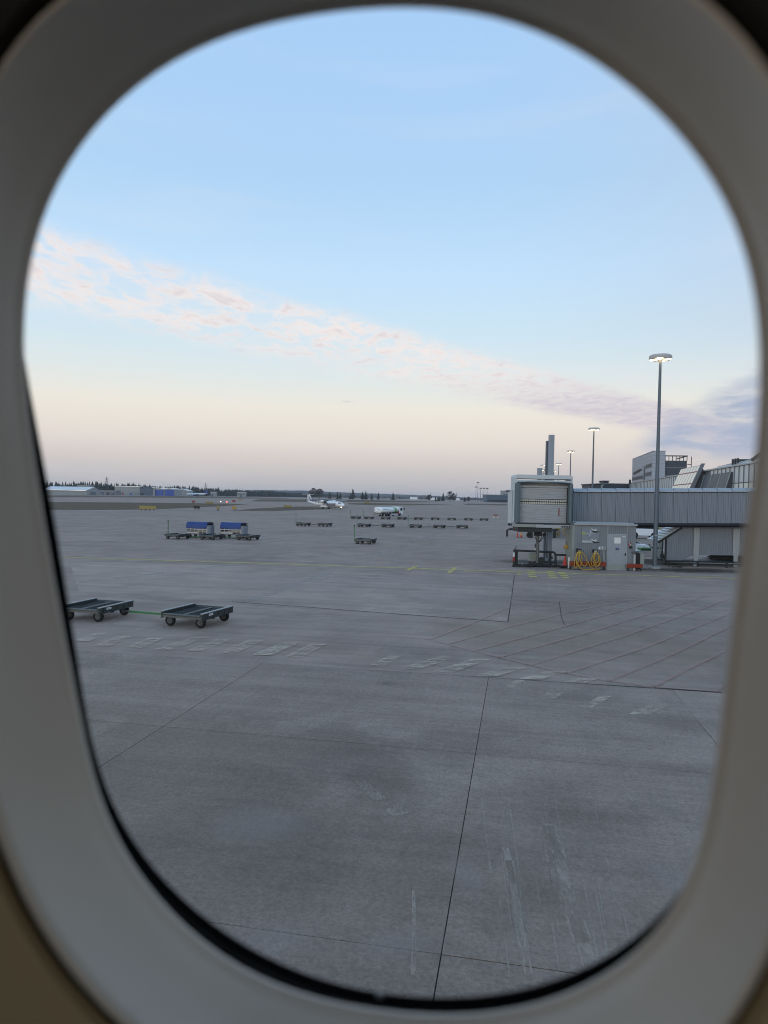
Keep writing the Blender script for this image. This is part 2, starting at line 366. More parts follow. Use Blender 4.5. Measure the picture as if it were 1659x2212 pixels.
def tag(o, label=None, cat=None, group=None, kind=None):
    for k, v in (('label', label), ('category', cat), ('group', group), ('kind', kind)):
        if v: o[k] = v
    return o
def thing(name, label, cat, loc=(0, 0, 0), rz=0.0, group=None):
    o = bpy.data.objects.new(name, None); o.empty_display_size = 0.2; COL.objects.link(o)
    o.location = loc; o.rotation_euler.z = rz
    return tag(o, label, cat, group)
KIDS = {}
def copy_tree(o, parent=None):
    c = o.copy(); COL.objects.link(c)
    if parent is not None: c.parent = parent
    for ch in list(o.children): copy_tree(ch, c)
    return c
def dup(root, loc, rz, label, group=None):
    c = copy_tree(root); c.location = loc; c.rotation_euler.z = rz; c['label'] = label
    if group: c['group'] = group
    return c
def share(src, name, parent, loc, rz=0.0, scale=None):
    o = bpy.data.objects.new(name, src.data); COL.objects.link(o); o.parent = parent; o.location = loc; o.rotation_euler.z = rz
    if scale: o.scale = scale
    return o
def corr(x0, x1, z0, z1, y, pitch=0.2, depth=0.035):
    """corrugated sheet in the xz plane, ribs towards -y"""
    n = max(1, round((x1 - x0) / pitch)); p = (x1 - x0) / n; pr = []
    for i in range(n):
        x = x0 + i * p
        pr += [(x, y), (x + p * 0.55, y), (x + p * 0.65, y - depth), (x + p * 0.9, y - depth)]
    pr.append((x1, y)); mb = MB()
    mb.rings([[(a, b, z0) for a, b in pr], [(a, b, z1) for a, b in pr]], closed=False)
    return mb

# ------------------------------------------------------------------ ground
mb = MB(); xs = [-6000, -1500, -300, -60, 0, 60, 300, 1500, 6000]; ys = [-200, 0, 30, 80, 200, 500, 1200, 3000, 7000]
for j in ys:
    for i in xs: mb.v.append((i, j, 0))
for j in range(len(ys) - 1):
    for i in range(len(xs) - 1):
        a = j * len(xs) + i; mb.face([a, a + 1, a + 1 + len(xs), a + len(xs)])
ground = tag(mb.build('ground', 'asphalt'), kind='structure')

def sheet_px(name, m, pts, z, parent=ground):
    mb = MB(); mb.sheet([G(x, y, z) for x, y in pts]); return mb.build(name, m, parent)
def line_pts(name, m, pts, w, z, parent=ground):
    """painted or sealed line of constant width through ground points"""
    pts = [Vector((p[0], p[1], 0)) for p in pts]; L = []; Rr = []
    for i, p in enumerate(pts):
        d = (pts[min(i + 1, len(pts) - 1)] - pts[max(i - 1, 0)]).normalized(); n = Vector((-d.y, d.x, 0)) * (w / 2)
        L.append((p.x + n.x, p.y + n.y, z)); Rr.append((p.x - n.x, p.y - n.y, z))
    mb = MB(); k = len(pts); mb.v = L + Rr
    for i in range(k - 1): mb.face([i, i + 1, k + i + 1, k + i])
    return mb.build(name, m, parent)
def line_px(name, m, pts, w, z, parent=ground): return line_pts(name, m, [G(x, y) for x, y in pts], w, z, parent)

# lighter repaved asphalt field beyond the crossing, edged by a sealed crack
sheet_px('asphalt_patch', 'patch', [(1110, 1245), (1097, 1343), (670, 1312), (170, 1278), (150, 1212), (880, 1233)], 0.004)
line_px('joint_line', 'crack', [(1111, 1242), (1106, 1285), (1097, 1343)], 0.05, 0.008)
line_px('joint_line', 'crack', [(1097, 1344), (880, 1328), (670, 1312), (500, 1300)], 0.10, 0.008)
line_px('joint_line', 'crack', [(1208, 1300), (1213, 1335), (1220, 1350)], 0.035, 0.008)
line_px('joint_line', 'crack', [(190, 1411.5), (500, 1431), (829, 1451), (1200, 1475), (1560, 1496)], 0.22, 0.008)
for pts, w in (([(1010, 1127), (961, 1146), (885, 1174), (740, 1226), (590, 1280), (540, 1297)], 0.35), ([(599, 1151), (829, 1156), (1056, 1161)], 0.25),
               ([(118, 1136), (256, 1140), (420, 1143)], 0.3), ([(143, 1177), (250, 1168), (358, 1158)], 0.3), ([(148, 1193), (262, 1183)], 0.25),
               ([(640, 1158), (700, 1148), (860, 1126)], 0.35), ([(560, 1172), (700, 1160)], 0.25), ([(170, 1258), (330, 1240), (520, 1218), (690, 1200)], 0.3),
               ([(860, 1170), (960, 1150)], 0.2), ([(905, 1180), (935, 1174)], 0.2), ([(300, 1140), (420, 1150)], 0.2), ([(1130, 1262), (1230, 1268)], 0.2),
               ([(730, 1255), (860, 1240)], 0.3), ([(560, 1160), (660, 1148)], 0.3), ([(210, 1128), (330, 1126)], 0.35), ([(130, 1110), (420, 1116), (640, 1112)], 0.5)):
    line_px('seam_line', 'pale', pts, w * 1.7, 0.008)

# yellow stand line with ticks and the dashed bars by the bridge
line_px('yellow_line', 'yellow', [(120, 1203.5), (400, 1212), (700, 1221.5), (880, 1227.5), (1110, 1235.5), (1330, 1242), (1600, 1250)], 0.42, 0.012)
line_px('yellow_line', 'yellow', [(879, 1232.5), (901, 1223)], 0.3, 0.016)
line_px('yellow_line', 'yellow', [(969, 1238.5), (984, 1226)], 0.3, 0.016)
for (xa, ya, xb, yb, nd, w) in ((1120, 1238, 1123, 1244, 2, .25), (1147, 1233, 1152, 1249, 4, .55), (1188, 1234, 1197, 1251, 4, .55), (1212, 1236, 1224, 1251, 4, .5)):
    a, b = G(xa, ya), G(xb, yb)
    for k in range(nd):
        p, q2 = a.lerp(b, k / nd), a.lerp(b, (k + 0.55) / nd); line_pts('yellow_dash', 'yellow', [p, q2], w, 0.016)
mb = MB(); c = G(963, 1231.5); mb.sheet([(c.x + 0.55 * math.cos(t), c.y + 0.45 * math.sin(t), 0.016) for t in [k * math.pi / 10 for k in range(20)]])
mb.build('white_disc', 'white', ground)

# worn white crossing bars
R7 = lambda X, Y: (133 + X * .4411, 1184 + Y * .4411)
R8 = lambda X, Y: (798.3 + X * .5189, 1184 + Y * .5189)
for f, lst in ((R7, [(155, 476, 80, 120, -44), (305, 487, 85, 120, -46), (452, 495, 85, 200, -60), (605, 502, 85, 150, -54), (766, 512, 88, 150, -62), (932, 522, 95, 160, -62), (1088, 532, 90, 130, -62), (60, 455, 70, 110, -40)]),
               (R8, [(0, 488, 60, 90, -45), (112, 501, 95, 190, -52), (255, 515, 90, 170, -52), (440, 530, 95, 130, -34), (622, 545, 95, 110, -32), (808, 557, 95, 60, -16), (700, 625, 70, 70, -40), (870, 662, 55, 90, -45), (1075, 692, 90, 90, -40), (560, 580, 40, 50, -30)])):
    for (x, y, w, ox, oy) in lst:
        sheet_px('white_bar', 'white', [f(x, y), f(x + w, y + 2), f(x + w + ox * .93, y + oy), f(x + ox, y + oy - 2)], 0.034)

# red hatched no-parking area
for pts in ([(0, 365), (120, 371), (240, 380), (430, 430), (800, 520), (1000, 556), (1180, 580), (1480, 604)], [(255, 381), (420, 318), (575, 252), (700, 241), (1070, 218), (1240, 208)],
            [(330, 400), (600, 325), (820, 272), (1070, 221)], [(435, 430), (860, 315), (1230, 210)], [(540, 457), (900, 357), (1400, 201)], [(675, 488), (1050, 372), (1515, 208)],
            [(815, 525), (1150, 416), (1515, 268)], [(995, 556), (1240, 455), (1515, 322)], [(1180, 582), (1330, 505), (1515, 415)], [(1440, 599), (1530, 545)], [(1230, 209), (1400, 200), (1540, 196)]):
    line_px('red_line', 'red', [R8(*p) for p in pts], 0.13, 0.034)

# near concrete bays, each slab with open joints
fill = MB(); O = Vector((1.96, 14.33, 0))
gu, gv = [-27, -20.4, -13.7, -6.87, 0.0, 5.05, 11.6, 18.2], [-13.2, -6.5, 0.0, 6.25]
def gp(u, v, z=0.0): return O + E1 * u + E2 * v + Vector((0, 0, z))
fill.sheet([gp(gu[0], gv[0], .004), gp(gu[-1], gv[0], .004), gp(gu[-1], gv[-1], .004), gp(gu[0], gv[-1], .004)])
apron = tag(fill.build('concrete_apron', 'joint'), kind='structure')
for i in range(len(gu) - 1):
    for j in range(len(gv) - 1):
        mb = MB(); g = 0.0075; h = 0.026 + random.uniform(-.003, .001)
        ps = [(gu[i] + g, gv[j] + g), (gu[i + 1] - g, gv[j] + g), (gu[i + 1] - g, gv[j + 1] - g), (gu[i] + g, gv[j + 1] - g)]
        lo = [gp(a, b, .005) for a, b in ps]; hi = [gp(a, b, h) for a, b in ps]
        mb.rings([lo, hi]); mb.build('slab', 'concrete', apron)
R4 = lambda X, Y: (829 + X * .5, 1463 + Y * .5)
for pts, w in (([(525, 745), (548, 850), (572, 980), (600, 1190), (628, 1300)], .10), ([(705, 640), (745, 770), (790, 930), (840, 1090), (900, 1290)], .17), ([(130, 930), (128, 1300)], .05), ([(1045, 480), (1075, 550)], .07),
               ([(1250, 60), (1330, 160), (1440, 285)], .05), ([(715, 650), (760, 800)], .22), ([(540, 800), (556, 900)], .14), ([(820, 1040), (862, 1160)], .24)):
    line_px('scrape_mark', 'scrape', [R4(*p) for p in pts], w, 0.032, apron)
rs_ = random.Random(21)
for k in range(26):
    f = rs_.random(); a0, a1 = (400 + 560 * f, 470), (500 + 640 * f, 1290); t0 = rs_.uniform(0, .75); t1 = min(1, t0 + rs_.uniform(.12, .5)); q_ = lambda t: R4(a0[0] + (a1[0] - a0[0]) * t, a0[1] + (a1[1] - a0[1]) * t)
    line_px('scrape_mark', 'hairline', [q_(t0), q_((t0 + t1) / 2), q_(t1)], rs_.uniform(.014, .035), 0.031, apron)
line_px('scrape_mark', 'scrape', [(778, 1690), (800, 1712), (822, 1732)], .22, 0.032, apron)
line_px('scrape_mark', 'scrape', [(840, 1760), (875, 1752)], .3, 0.032, apron)
def stain_or_shade(px, py, rx, ry, m, par, z, rz=0.1):
    mb = MB(); mb.sheet([(math.cos(t), math.sin(t), 0) for t in [k * math.pi / 14 for k in range(28)]])
    o = mb.build('stain_or_shade', m, par, tuple(G(px, py, z)), rz); o.scale = (rx, ry, 1); return o
z0 = 0.036
for (px, py, rx, ry, mm) in ((1149, 1913, .55, .9, 'oil'), (1075, 1990, .6, .7, 'oil'), (830, 1700, 1.2, 2.2, 'oil'), (640, 1880, 1.4, 1.6, 'oil'), (560, 1700, 2.2, 2.0, 'oil'), (1250, 1760, 1.6, 1.8, 'oil'),
                            (840, 1476, .5, .35, 'oil'), (1460, 1560, 1.0, 1.6, 'oil'), (1010, 1890, .35, .9, 'dust'), (850, 2040, .9, .5, 'dust'), (600, 2030, 1.0, .6, 'dust'), (1460, 1900, .6, .9, 'dust'), (560, 1780, 1.2, 1.2, 'dust')):
    stain_or_shade(px, py, rx, ry, mm, apron, z0); z0 += 0.0006
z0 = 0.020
for (px, py, rx, ry, mm) in ((860, 1214, 2.4, .9, 'oil'), (808, 1243, 1.2, .7, 'oil'), (938, 1245, .8, .5, 'oil'), (900, 1206, .9, .5, 'oil'), (1180, 1214, 6.5, 3.8, 'ground_shade'), (1310, 1228, 6.0, 1.6, 'ground_shade'), (1500, 1232, 7, 3.0, 'ground_shade'), (1420, 1215, 6, 3.5, 'ground_shade'),
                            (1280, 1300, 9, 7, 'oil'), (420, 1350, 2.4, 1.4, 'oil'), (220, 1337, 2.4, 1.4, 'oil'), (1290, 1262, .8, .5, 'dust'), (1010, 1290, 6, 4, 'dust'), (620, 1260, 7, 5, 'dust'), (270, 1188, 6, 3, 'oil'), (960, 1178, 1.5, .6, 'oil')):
    stain_or_shade(px, py, rx, ry, mm, ground, z0); z0 += 0.0006

# grass islands between the taxiways
for pts in ([(60, 1084), (200, 1084.8), (330, 1086), (430, 1087), (540, 1089), (470, 1094), (330, 1100.5), (200, 1101.5), (60, 1101)],
            [(60, 1070), (240, 1070.5), (420, 1072), (600, 1075.5), (640, 1078), (500, 1076.5), (240, 1074.2), (60, 1074)],
            [(500, 1103), (560, 1098), (640, 1094), (760, 1095), (700, 1100), (600, 1103.5)],
            [(560, 1078.5), (700, 1078.8), (820, 1080.5), (960, 1084), (900, 1085), (760, 1084.5), (640, 1084), (540, 1083)],
            [(750, 1087), (800, 1086.5), (895, 1088.2), (980, 1090), (890, 1091.5), (800, 1091), (755, 1089.5)],
            [(1010, 1088), (1100, 1089), (1100, 1092), (1000, 1090.5)]):
    mb = MB(); mb.sheet([G(x, y, 0.02) for x, y in pts]); tag(mb.build('grass_verge', 'grass'), kind='structure')
for (y, x0, x1, n) in ((1084.3, 190, 320, 7),):
    for k in range(n):
        x = x0 + (x1 - x0) * k / (n - 1); line_px('runway_dash', 'white', [(x, y + .2 * k * .5), (x + 7, y + .1 + .2 * k * .5)], 1.6, 0.03)

# distant ridge
def ridge(name, pts, depth, m, seed):
    rnd = random.Random(seed); fr, tp, bk = [], [], []
    for i in range(len(pts) - 1):
        (xa, ha, ya), (xb, hb, yb) = pts[i], pts[i + 1]; n = max(2, int(abs(xb - xa) / 9))
        for k in range(n):
            t = k / n; x, y, h = xa + (xb - xa) * t, ya + (yb - ya) * t, ha + (hb - ha) * t + rnd.uniform(-1.6, 1.6)
            fr.append((x, y, -1)); tp.append((x + rnd.uniform(-2, 2), y + depth * .35, max(1, h))); bk.append((x, y + depth, -1))
    mb = MB(); mb.rings([fr, tp, bk], closed=False); return tag(mb.build(name, m, smooth=50), kind='structure')
ridge('hills', [(-700, 26, 3400), (-420, 30, 3600), (-250, 26, 3800), (-60, 24, 4000), (180, 20, 4000), (420, 14, 4000), (640, 10, 4000), (1400, 14, 4000)], 500, 'hill', 3)
ridge('hills', [(-560, 17, 2500), (-300, 15, 2700), (-120, 11, 2900), (60, 8, 3000), (300, 8, 3000), (900, 9, 3000)], 300, 'hill', 8)

# ------------------------------------------------------------------ trees
def conifer(mb, x, y, h, r, rnd, z=0.0, n=6, lay=5):
    mb.m = 1; mb.lathe([(h * .018, 0), (h * .012, h * .3)], 4, (x, y, z)); mb.m = 0
    ang = rnd.uniform(0, 6)
    for k in range(lay):
        t = k / lay; zb = h * (.12 + .8 * t); rr = r * (1 - t) ** .8 * rnd.uniform(.75, 1.15) + h * .012; ht = h * (.30 - .12 * t)
        b = len(mb.v); ox, oy = rnd.uniform(-.1, .1) * r, rnd.uniform(-.1, .1) * r
        for i in range(n):
            q2 = ang + 2 * math.pi * i / n + k; e = rr * rnd.uniform(.55, 1.25)
            mb.v.append((x + ox + e * math.cos(q2), y + oy + e * math.sin(q2), z + zb - rnd.uniform(0, .05) * h))
        mb.v.append((x + ox * .4, y + oy * .4, z + min(h, zb + ht)))
        for i in range(n): mb.face([b + i, b + (i + 1) % n, b + n])
def broad(mb, x, y, h, r, rnd, n=70):
    mb.m = 1; mb.tube([(x, y, 0), (x, y, h * .5)], h * .03, 5, h * .012)
    for k in range(5):
        a = rnd.uniform(0, 6.3); mb.tube([(x, y, h * .3), (x + r * .6 * math.cos(a), y + r * .6 * math.sin(a), h * rnd.uniform(.6, .85))], h * .012, 4, h * .004)
    mb.m = 0
    for k in range(n):
        a, e, zz = rnd.uniform(0, 6.3), r * math.sqrt(rnd.random()), rnd.uniform(-1, 1); e *= math.sqrt(max(0.1, 1 - zz * zz)); s = h * .06 * rnd.uniform(.6, 1.4)
        c = Vector((x + e * math.cos(a), y + e * math.sin(a), h * (.62 + .36 * zz)))
        d1 = Vector((rnd.gauss(0, 1), rnd.gauss(0, 1), rnd.gauss(0, 1))).normalized(); d2 = d1.orthogonal().normalized()
        mb.add([c - d1 * s - d2 * s, c + d1 * s - d2 * s * .6, c + d1 * s * .7 + d2 * s, c - d1 * s + d2 * s * .8], [(0, 1, 2, 3)])
rnd = random.Random(5); fo = MB()
line = [(-640, 1130), (-470, 1150), (-420, 1230), (-330, 1400), (-250, 1600), (-190, 1900), (-150, 2200)]
for row in range(5):
    for i in range(len(line) - 1):
        (xa, ya), (xb, yb) = line[i], line[i + 1]; L = math.hypot(xb - xa, yb - ya); n = int(L / 2.6)
        for k in range(n):
            t = (k + rnd.random()) / n; big = .78 + .38 * (rnd.random() ** 2); h = ((18.5, 18.0, 16.0, 13.0, 10.5, 9.0)[i] + .4 * row) * big * (1 + .06 * math.sin(t * 9 + i * 2))
            conifer(fo, xa + (xb - xa) * t + rnd.uniform(-3, 3), ya + (yb - ya) * t + row * 11 + rnd.uniform(-4, 4), h, h * .2, rnd)
tag(fo.build('forest', ['conifer', 'bark'], fix=False), kind='stuff')
fo = MB()
for k in range(420):
    x = rnd.uniform(-330, 420); conifer(fo, x, rnd.uniform(2050, 2350), rnd.uniform(5, 10), 2.2, rnd)
for k in range(150): broad(fo, rnd.uniform(330, 640), rnd.uniform(1950, 2050), rnd.uniform(7, 12), 4, rnd, 24)
tag(fo.build('treeline', ['birch', 'bark'], fix=False), kind='stuff')
tree_spots = [(712, 12, 'c'), (729, 12.5, 'c'), (735, 11.5, 'c'), (757, 10.5, 'c'), (762, 17, 'c'), (783, 13, 'c'), (790, 14, 'c'), (803, 11, 'c'), (817, 12, 'c'), (849, 13, 'c'),
              (927, 10, 'b'), (941, 9, 'c'), (948, 10, 'c'), (957, 13.5, 'c'), (972, 15, 'b'), (979, 12, 'b'), (1004, 8, 'c'), (676, 16, 'b'), (690, 15, 'b'), (1012, 8, 'b')]
names = ['first', 'second', 'third', 'fourth', 'fifth', 'sixth', 'seventh', 'eighth', 'ninth', 'tenth', 'eleventh', 'twelfth', 'thirteenth', 'fourteenth', 'fifteenth', 'sixteenth', 'seventeenth', 'eighteenth', 'nineteenth', 'twentieth']
nc = nb = 0
for px, h, kind in tree_spots:
    c = A(px, 1080, 1050); t = None
    if kind == 'c':
        t = thing('spruce_tree', 'lone dark spruce far across the airfield, %s spruce from the left' % names[nc], 'tree', (c.x, c.y, 0), 0, 'lone trees far across the airfield'); nc += 1
        mb = MB(); conifer(mb, 0, 0, h, h * .28, rnd, 0, 7, 6)
    else:
        t = thing('broad_tree', 'rounded bare tree far across the airfield, %s rounded tree from the left' % names[nb], 'tree', (c.x, c.y, 0), 0, 'lone trees far across the airfield'); nb += 1
        mb = MB(); broad(mb, 0, 0, h, h * .42, rnd, 130)
    crown = MB(); crown.v = mb.v; crown.f = [f for f, q2 in zip(mb.f, mb.mi) if q2 == 0]; crown.mi = [0] * len(crown.f)
    trunk = MB(); trunk.v = mb.v; trunk.f = [f for f, q2 in zip(mb.f, mb.mi) if q2 == 1]; trunk.mi = [0] * len(trunk.f)
    for part, nm, mm in ((crown, 'crown', 'conifer' if kind == 'c' else 'birch'), (trunk, 'trunk', 'bark')):
        used = sorted({i for f in part.f for i in f}); rm = {a: b for b, a in enumerate(used)}
        part.v = [part.v[i] for i in used]; part.f = [[rm[i] for i in f] for f in part.f]; part.build(nm, mm, t, fix=False)

# ------------------------------------------------------------------ far hangars on the left
def hall(name, label, px0, px1, Y, hz, dep, mw, mr, gable=0.0, doors=(), wins=0):
    a, b = A(px0, 1066, Y), A(px1, 1066, Y); w = b.x - a.x; t = thing(name, label, 'building', ((a.x + b.x) / 2, Y, 0))
    mb = MB()
    mb.prism([(-w / 2, 0), (w / 2, 0), (w / 2, hz), (0, hz + gable), (-w / 2, hz)], 0, dep) if gable else mb.b2((-w / 2, 0, 0), (w / 2, dep, hz))
    mb.build('wall', mw, t)
    mb = MB(); o = .6
    if gable: mb.rings([[(-w / 2 - o, y, hz), (0, y, hz + gable), (w / 2 + o, y, hz), (w / 2 + o, y, hz + .5), (0, y, hz + gable + .5), (-w / 2 - o, y, hz + .5)] for y in (-o, dep + o)])
    else: mb.b2((-w / 2 - o, -o, hz), (w / 2 + o, dep + o, hz + .7))
    mb.build('roof', mr, t)
    for (u0, u1, zt, mm) in doors:
        mb = MB(); mb.b2((-w / 2 + u0 * w, -.4, 0), (-w / 2 + u1 * w, -.003, zt * hz)); mb.build('door', mm, t)
    for k in range(wins):
        mb = MB(); x = -w / 2 + w * (k + .5) / wins; mb.b2((x - w / wins * .3, -.2, hz * .55), (x + w / wins * .3, -.004, hz * .75)); mb.build('window', 'glass', t)
    return t
# long hall seen at an angle: gable end to the right, bright roof slope towards us
a, b, e = A(92, 1066, 930), A(186.6, 1066, 930), A(217, 1066, 985)
t = thing('hangar', 'long low grey hangar with a bright pale roof slope, farthest left across the runway', 'building', tuple(Vector((a.x, a.y, 0))))
ax, ag = Vector((b.x - a.x, b.y - a.y, 0)), Vector((e.x - b.x, e.y - b.y, 0)); hw, hr = 5.6, 10.0
def tri(s, r, z): return ax * s + ag * r + Vector((0, 0, z))
mb = MB(); mb.rings([[tri(s, 0, 0), tri(s, 0, hw), tri(s, .5, hr), tri(s, 1, hw), tri(s, 1, 0)] for s in (0, 1)]); mb.build('wall', 'hangar', t)
mb = MB(); mb.rings([[tri(s, -.03, hw - .1), tri(s, .5, hr + .1), tri(s, 1.03, hw - .1), tri(s, 1.03, hw + .5), tri(s, .5, hr + .7), tri(s, -.03, hw + .5)] for s in (-.01, 1.01)]); mb.build('roof', 'hangarroof', t)
mb = MB(); mb.rings([[tri(1.001, u, z) for u, z in ((.3, 0), (.62, 0), (.62, 4.2), (.3, 4.2))], [tri(1.012, u, z) for u, z in ((.3, 0), (.62, 0), (.62, 4.2), (.3, 4.2))]]); mb.build('door', 'hangardark', t)
hall('office_block', 'small pale rooftop block above the long hangar roof by the forest', 167, 194, 1090, 13.6, 14, 'hangar', 'hangar')
hall('hangar_annex', 'low dark workshop range between the long hangar and the tall hangar', 216, 250, 1060, 6.2, 20, 'farbuild', 'hangar', 0, ((.05, .25, .7, 'hangardark'), (.4, .6, .6, 'black'), (.7, .95, .55, 'hangardark')))
hall('tall_hangar', 'tall wide light grey hangar left of the dark blue hangar end', 247.5, 303, 1120, 13.5, 40, 'hangar', 'hangarroof', 0, ((.02, .08, .3, 'black'), (.12, .18, .3, 'redp'), (.2, .26, .3, 'black'), (.30, .35, .3, 'redp'), (.6, .66, .25, 'hangarblue')))
hall('blue_hangar', 'dark slate blue hangar end with stepped roof beside the light grey hangar', 302, 329, 1115, 11.5, 42, 'hangardark', 'hangardark', 0, ((.1, .3, .3, 'black'),))
hall('blue_hangar', 'dark blue raised hangar bay behind the slate blue end', 309, 321, 1122, 14.0, 36, 'hangardark', 'hangardark')
hall('narrow_hangar', 'narrow light grey bay between the slate blue hangar and the bright blue doors', 329, 334.5, 1116, 12.2, 30, 'hangar', 'hangarroof')
hall('door_hangar', 'hangar with bright blue doors, left of the blue pair', 333.5, 354.5, 1118, 10.0, 40, 'hangar', 'hangarroof', 2.0, ((.08, .95, .93, 'hangarblue'),))
hall('door_hangar', 'hangar with bright blue doors, right of the blue pair', 355.5, 376.5, 1118, 10.4, 40, 'hangar', 'hangarroof', 1.6, ((.06, .97, .95, 'hangarblue'),))
hall('low_hall', 'low pale gabled hall right of the blue hangar doors', 378, 408, 1300, 8.5, 30, 'hangar', 'hangarroof', 4.0)
hall('hut', 'small pale flat roofed hut right of the parked white airliner', 455, 466, 1250, 7.4, 12, 'hangar', 'hangarroof', 0, ((.2, .5, .6, 'hangardark'),))
hall('hut', 'wider pale flat roofed hut with dark door halfway along the forest', 512, 529, 1250, 8.0, 14, 'hangar', 'hangarroof', 0, ((.35, .6, .75, 'hangardark'),), 3)
hall('terminal_building', 'dark low terminal block at the far end of the apron, left of the passenger bridge', 1050, 1104, 1180, 12.0, 40, 'hangardark', 'farbuild', 0, ((.1, .9, .35, 'glass'),))
hall('office_block', 'pale boxy block rising above the dark far terminal', 1087, 1108, 1260, 20, 30, 'hangar', 'farbuild', 0, (), 4)
hall('shed', 'low white shed among trees on the horizon left of centre', 886, 902, 2000, 6.5, 12, 'whitep', 'hangarroof')
hall('shed', 'low white shed on the horizon near the lone trees', 930, 944, 1950, 5.8, 12, 'whitep', 'hangarroof')
hall('shed', 'tiny white shed on the horizon right of the rounded trees', 986, 993, 1900, 5.6, 10, 'whitep', 'hangarroof')

def pylon(px, Y, h, label):
    c = A(px, 1070, Y); t = thing('power_pylon', label, 'pylon', (c.x, Y, 0), 0, 'masts along the horizon'); mb = MB(); w = h * .09
    for sx in (-1, 1):
        for sy in (-1, 1): mb.beam((sx * w, sy * w, 0), (sx * w * .12, sy * w * .12, h), h * .012, h * .012)
    for k in range(6):
        z = h * (.1 + .14 * k); ww = w * (1 - z / h * .88); mb.beam((-ww, -ww, z), (ww, -ww, z + h * .1), h * .008, h * .008); mb.beam((ww, ww, z), (-ww, ww, z + h * .1), h * .008, h * .008)
    mb.build('lattice', 'pole', t); mb = MB()
    for z, l in ((.72, .17), (.84, .14), (.95, .1)): mb.beam((-h * l, 0, h * z), (h * l, 0, h * z), h * .014, h * .014)
    mb.build('crossarm', 'pole', t)
pylon(230, 1220, 30, 'lattice power pylon rising above the forest behind the tall hangar')
pylon(444, 1500, 27, 'thin lattice mast above the forest by the parked white airliner')
pylon(972, 2600, 30, 'lattice pylon on the horizon above the rounded trees')
pylon(930, 3000, 30, 'faint lattice pylon on the far hills right of the fuel truck')
pylon(986, 2300, 26, 'lattice pylon on the horizon left of the tall far floodlights')
for k, (px, zt) in enumerate(((1028, 26), (1032, 34), (1038, 24), (1045, 24), (1052, 24))):
    c = A(px, 1070, 1300); t = thing('floodlight_mast', 'far floodlight mast on the horizon, %s from the left of five' % names[k], 'floodlight', (c.x, 1300, 0), 0, 'far floodlights on the horizon')
    mb = MB(); mb.tube([(0, 0, 0), (0, 0, zt)], .45, 6, .25); mb.build('pole', 'pole', t)
    mb = MB(); mb.b2((-2.2, -1, zt), (2.2, 1, zt + 1.6)); mb.build('lamp_head', 'dark_steel', t)

# airfield guidance signs and lamps
def airsign(px, py, w, h, m, label, n=1):
    c = G(px, py); t = thing('airfield_sign', label, 'sign', tuple(c)); mb = MB(); mb.b2((-w / 2, -.2, .35 * h), (w / 2, .2, h)); mb.build('panel', m, t)
    for k in range(n + 1):
        x = -w / 2 + w * (k + .5) / (n + 1); mb = MB(); mb.b2((x - .08, -.08, 0), (x + .08, .08, .35 * h - .002)); mb.build('leg', 'black', t)
    return t
airsign(319, 1103, 4.6, 1.35, 'signyel', 'long yellow taxiway sign at the edge of the left grass', 3)
airsign(425, 1101.5, 1.9, 1.3, 'black', 'dark taxiway sign right of the long yellow sign')
t = airsign(471, 1103, .8, 1.5, 'signyel', 'narrow pale yellow sign between two dark taxiway signs')
airsign(506, 1102, 1.4, 1.2, 'ochre', 'small dull brown taxiway sign left of the turboprop')
airsign(453, 1089, 3.6, 1.2, 'signyel', 'low wide yellow sign in the middle grass strip')
airsign(505, 1085.5, 2.0, 1.5, 'redp', 'red taxiway sign beside the red lamp across the taxiway')
airsign(418, 1087, 1.6, 1.3, 'redp', 'dull red sign out on the middle grass strip')
airsign(519, 1081, 3.6, 1.3, 'signyel', 'farthest yellow sign near the pale hut')
airsign(621, 1098, 3.2, 1.2, 'signyel', 'yellow sign just left of the turboprop tail')
airsign(792, 1088, 4.2, 1.4, 'signyel', 'yellow sign on the grass ahead of the turboprop nose')
c = G(490, 1087); t = thing('stop_lamp', 'red glowing lamp on the far taxiway', 'lamp', tuple(c)); mb = MB(); mb.lathe([(.2, 0), (.2, .3), (.1, .5)], 8); mb.build('base', 'black', t)
mb = MB(); mb.lathe([(.05, .5), (.3, .6), (.3, .85), (.05, 1.0)], 10); mb.build('lens', 'signlit', t)
c = G(477, 1086.5); t = thing('edge_lamp', 'small white taxiway lamp left of the red lamp', 'lamp', tuple(c)); mb = MB(); mb.lathe([(.15, 0), (.15, .5)], 8); mb.build('base', 'black', t)
mb = MB(); mb.lathe([(.05, .5), (.14, .6), (.14, .75), (.05, .85)], 10); mb.build('lens', 'lit', t)

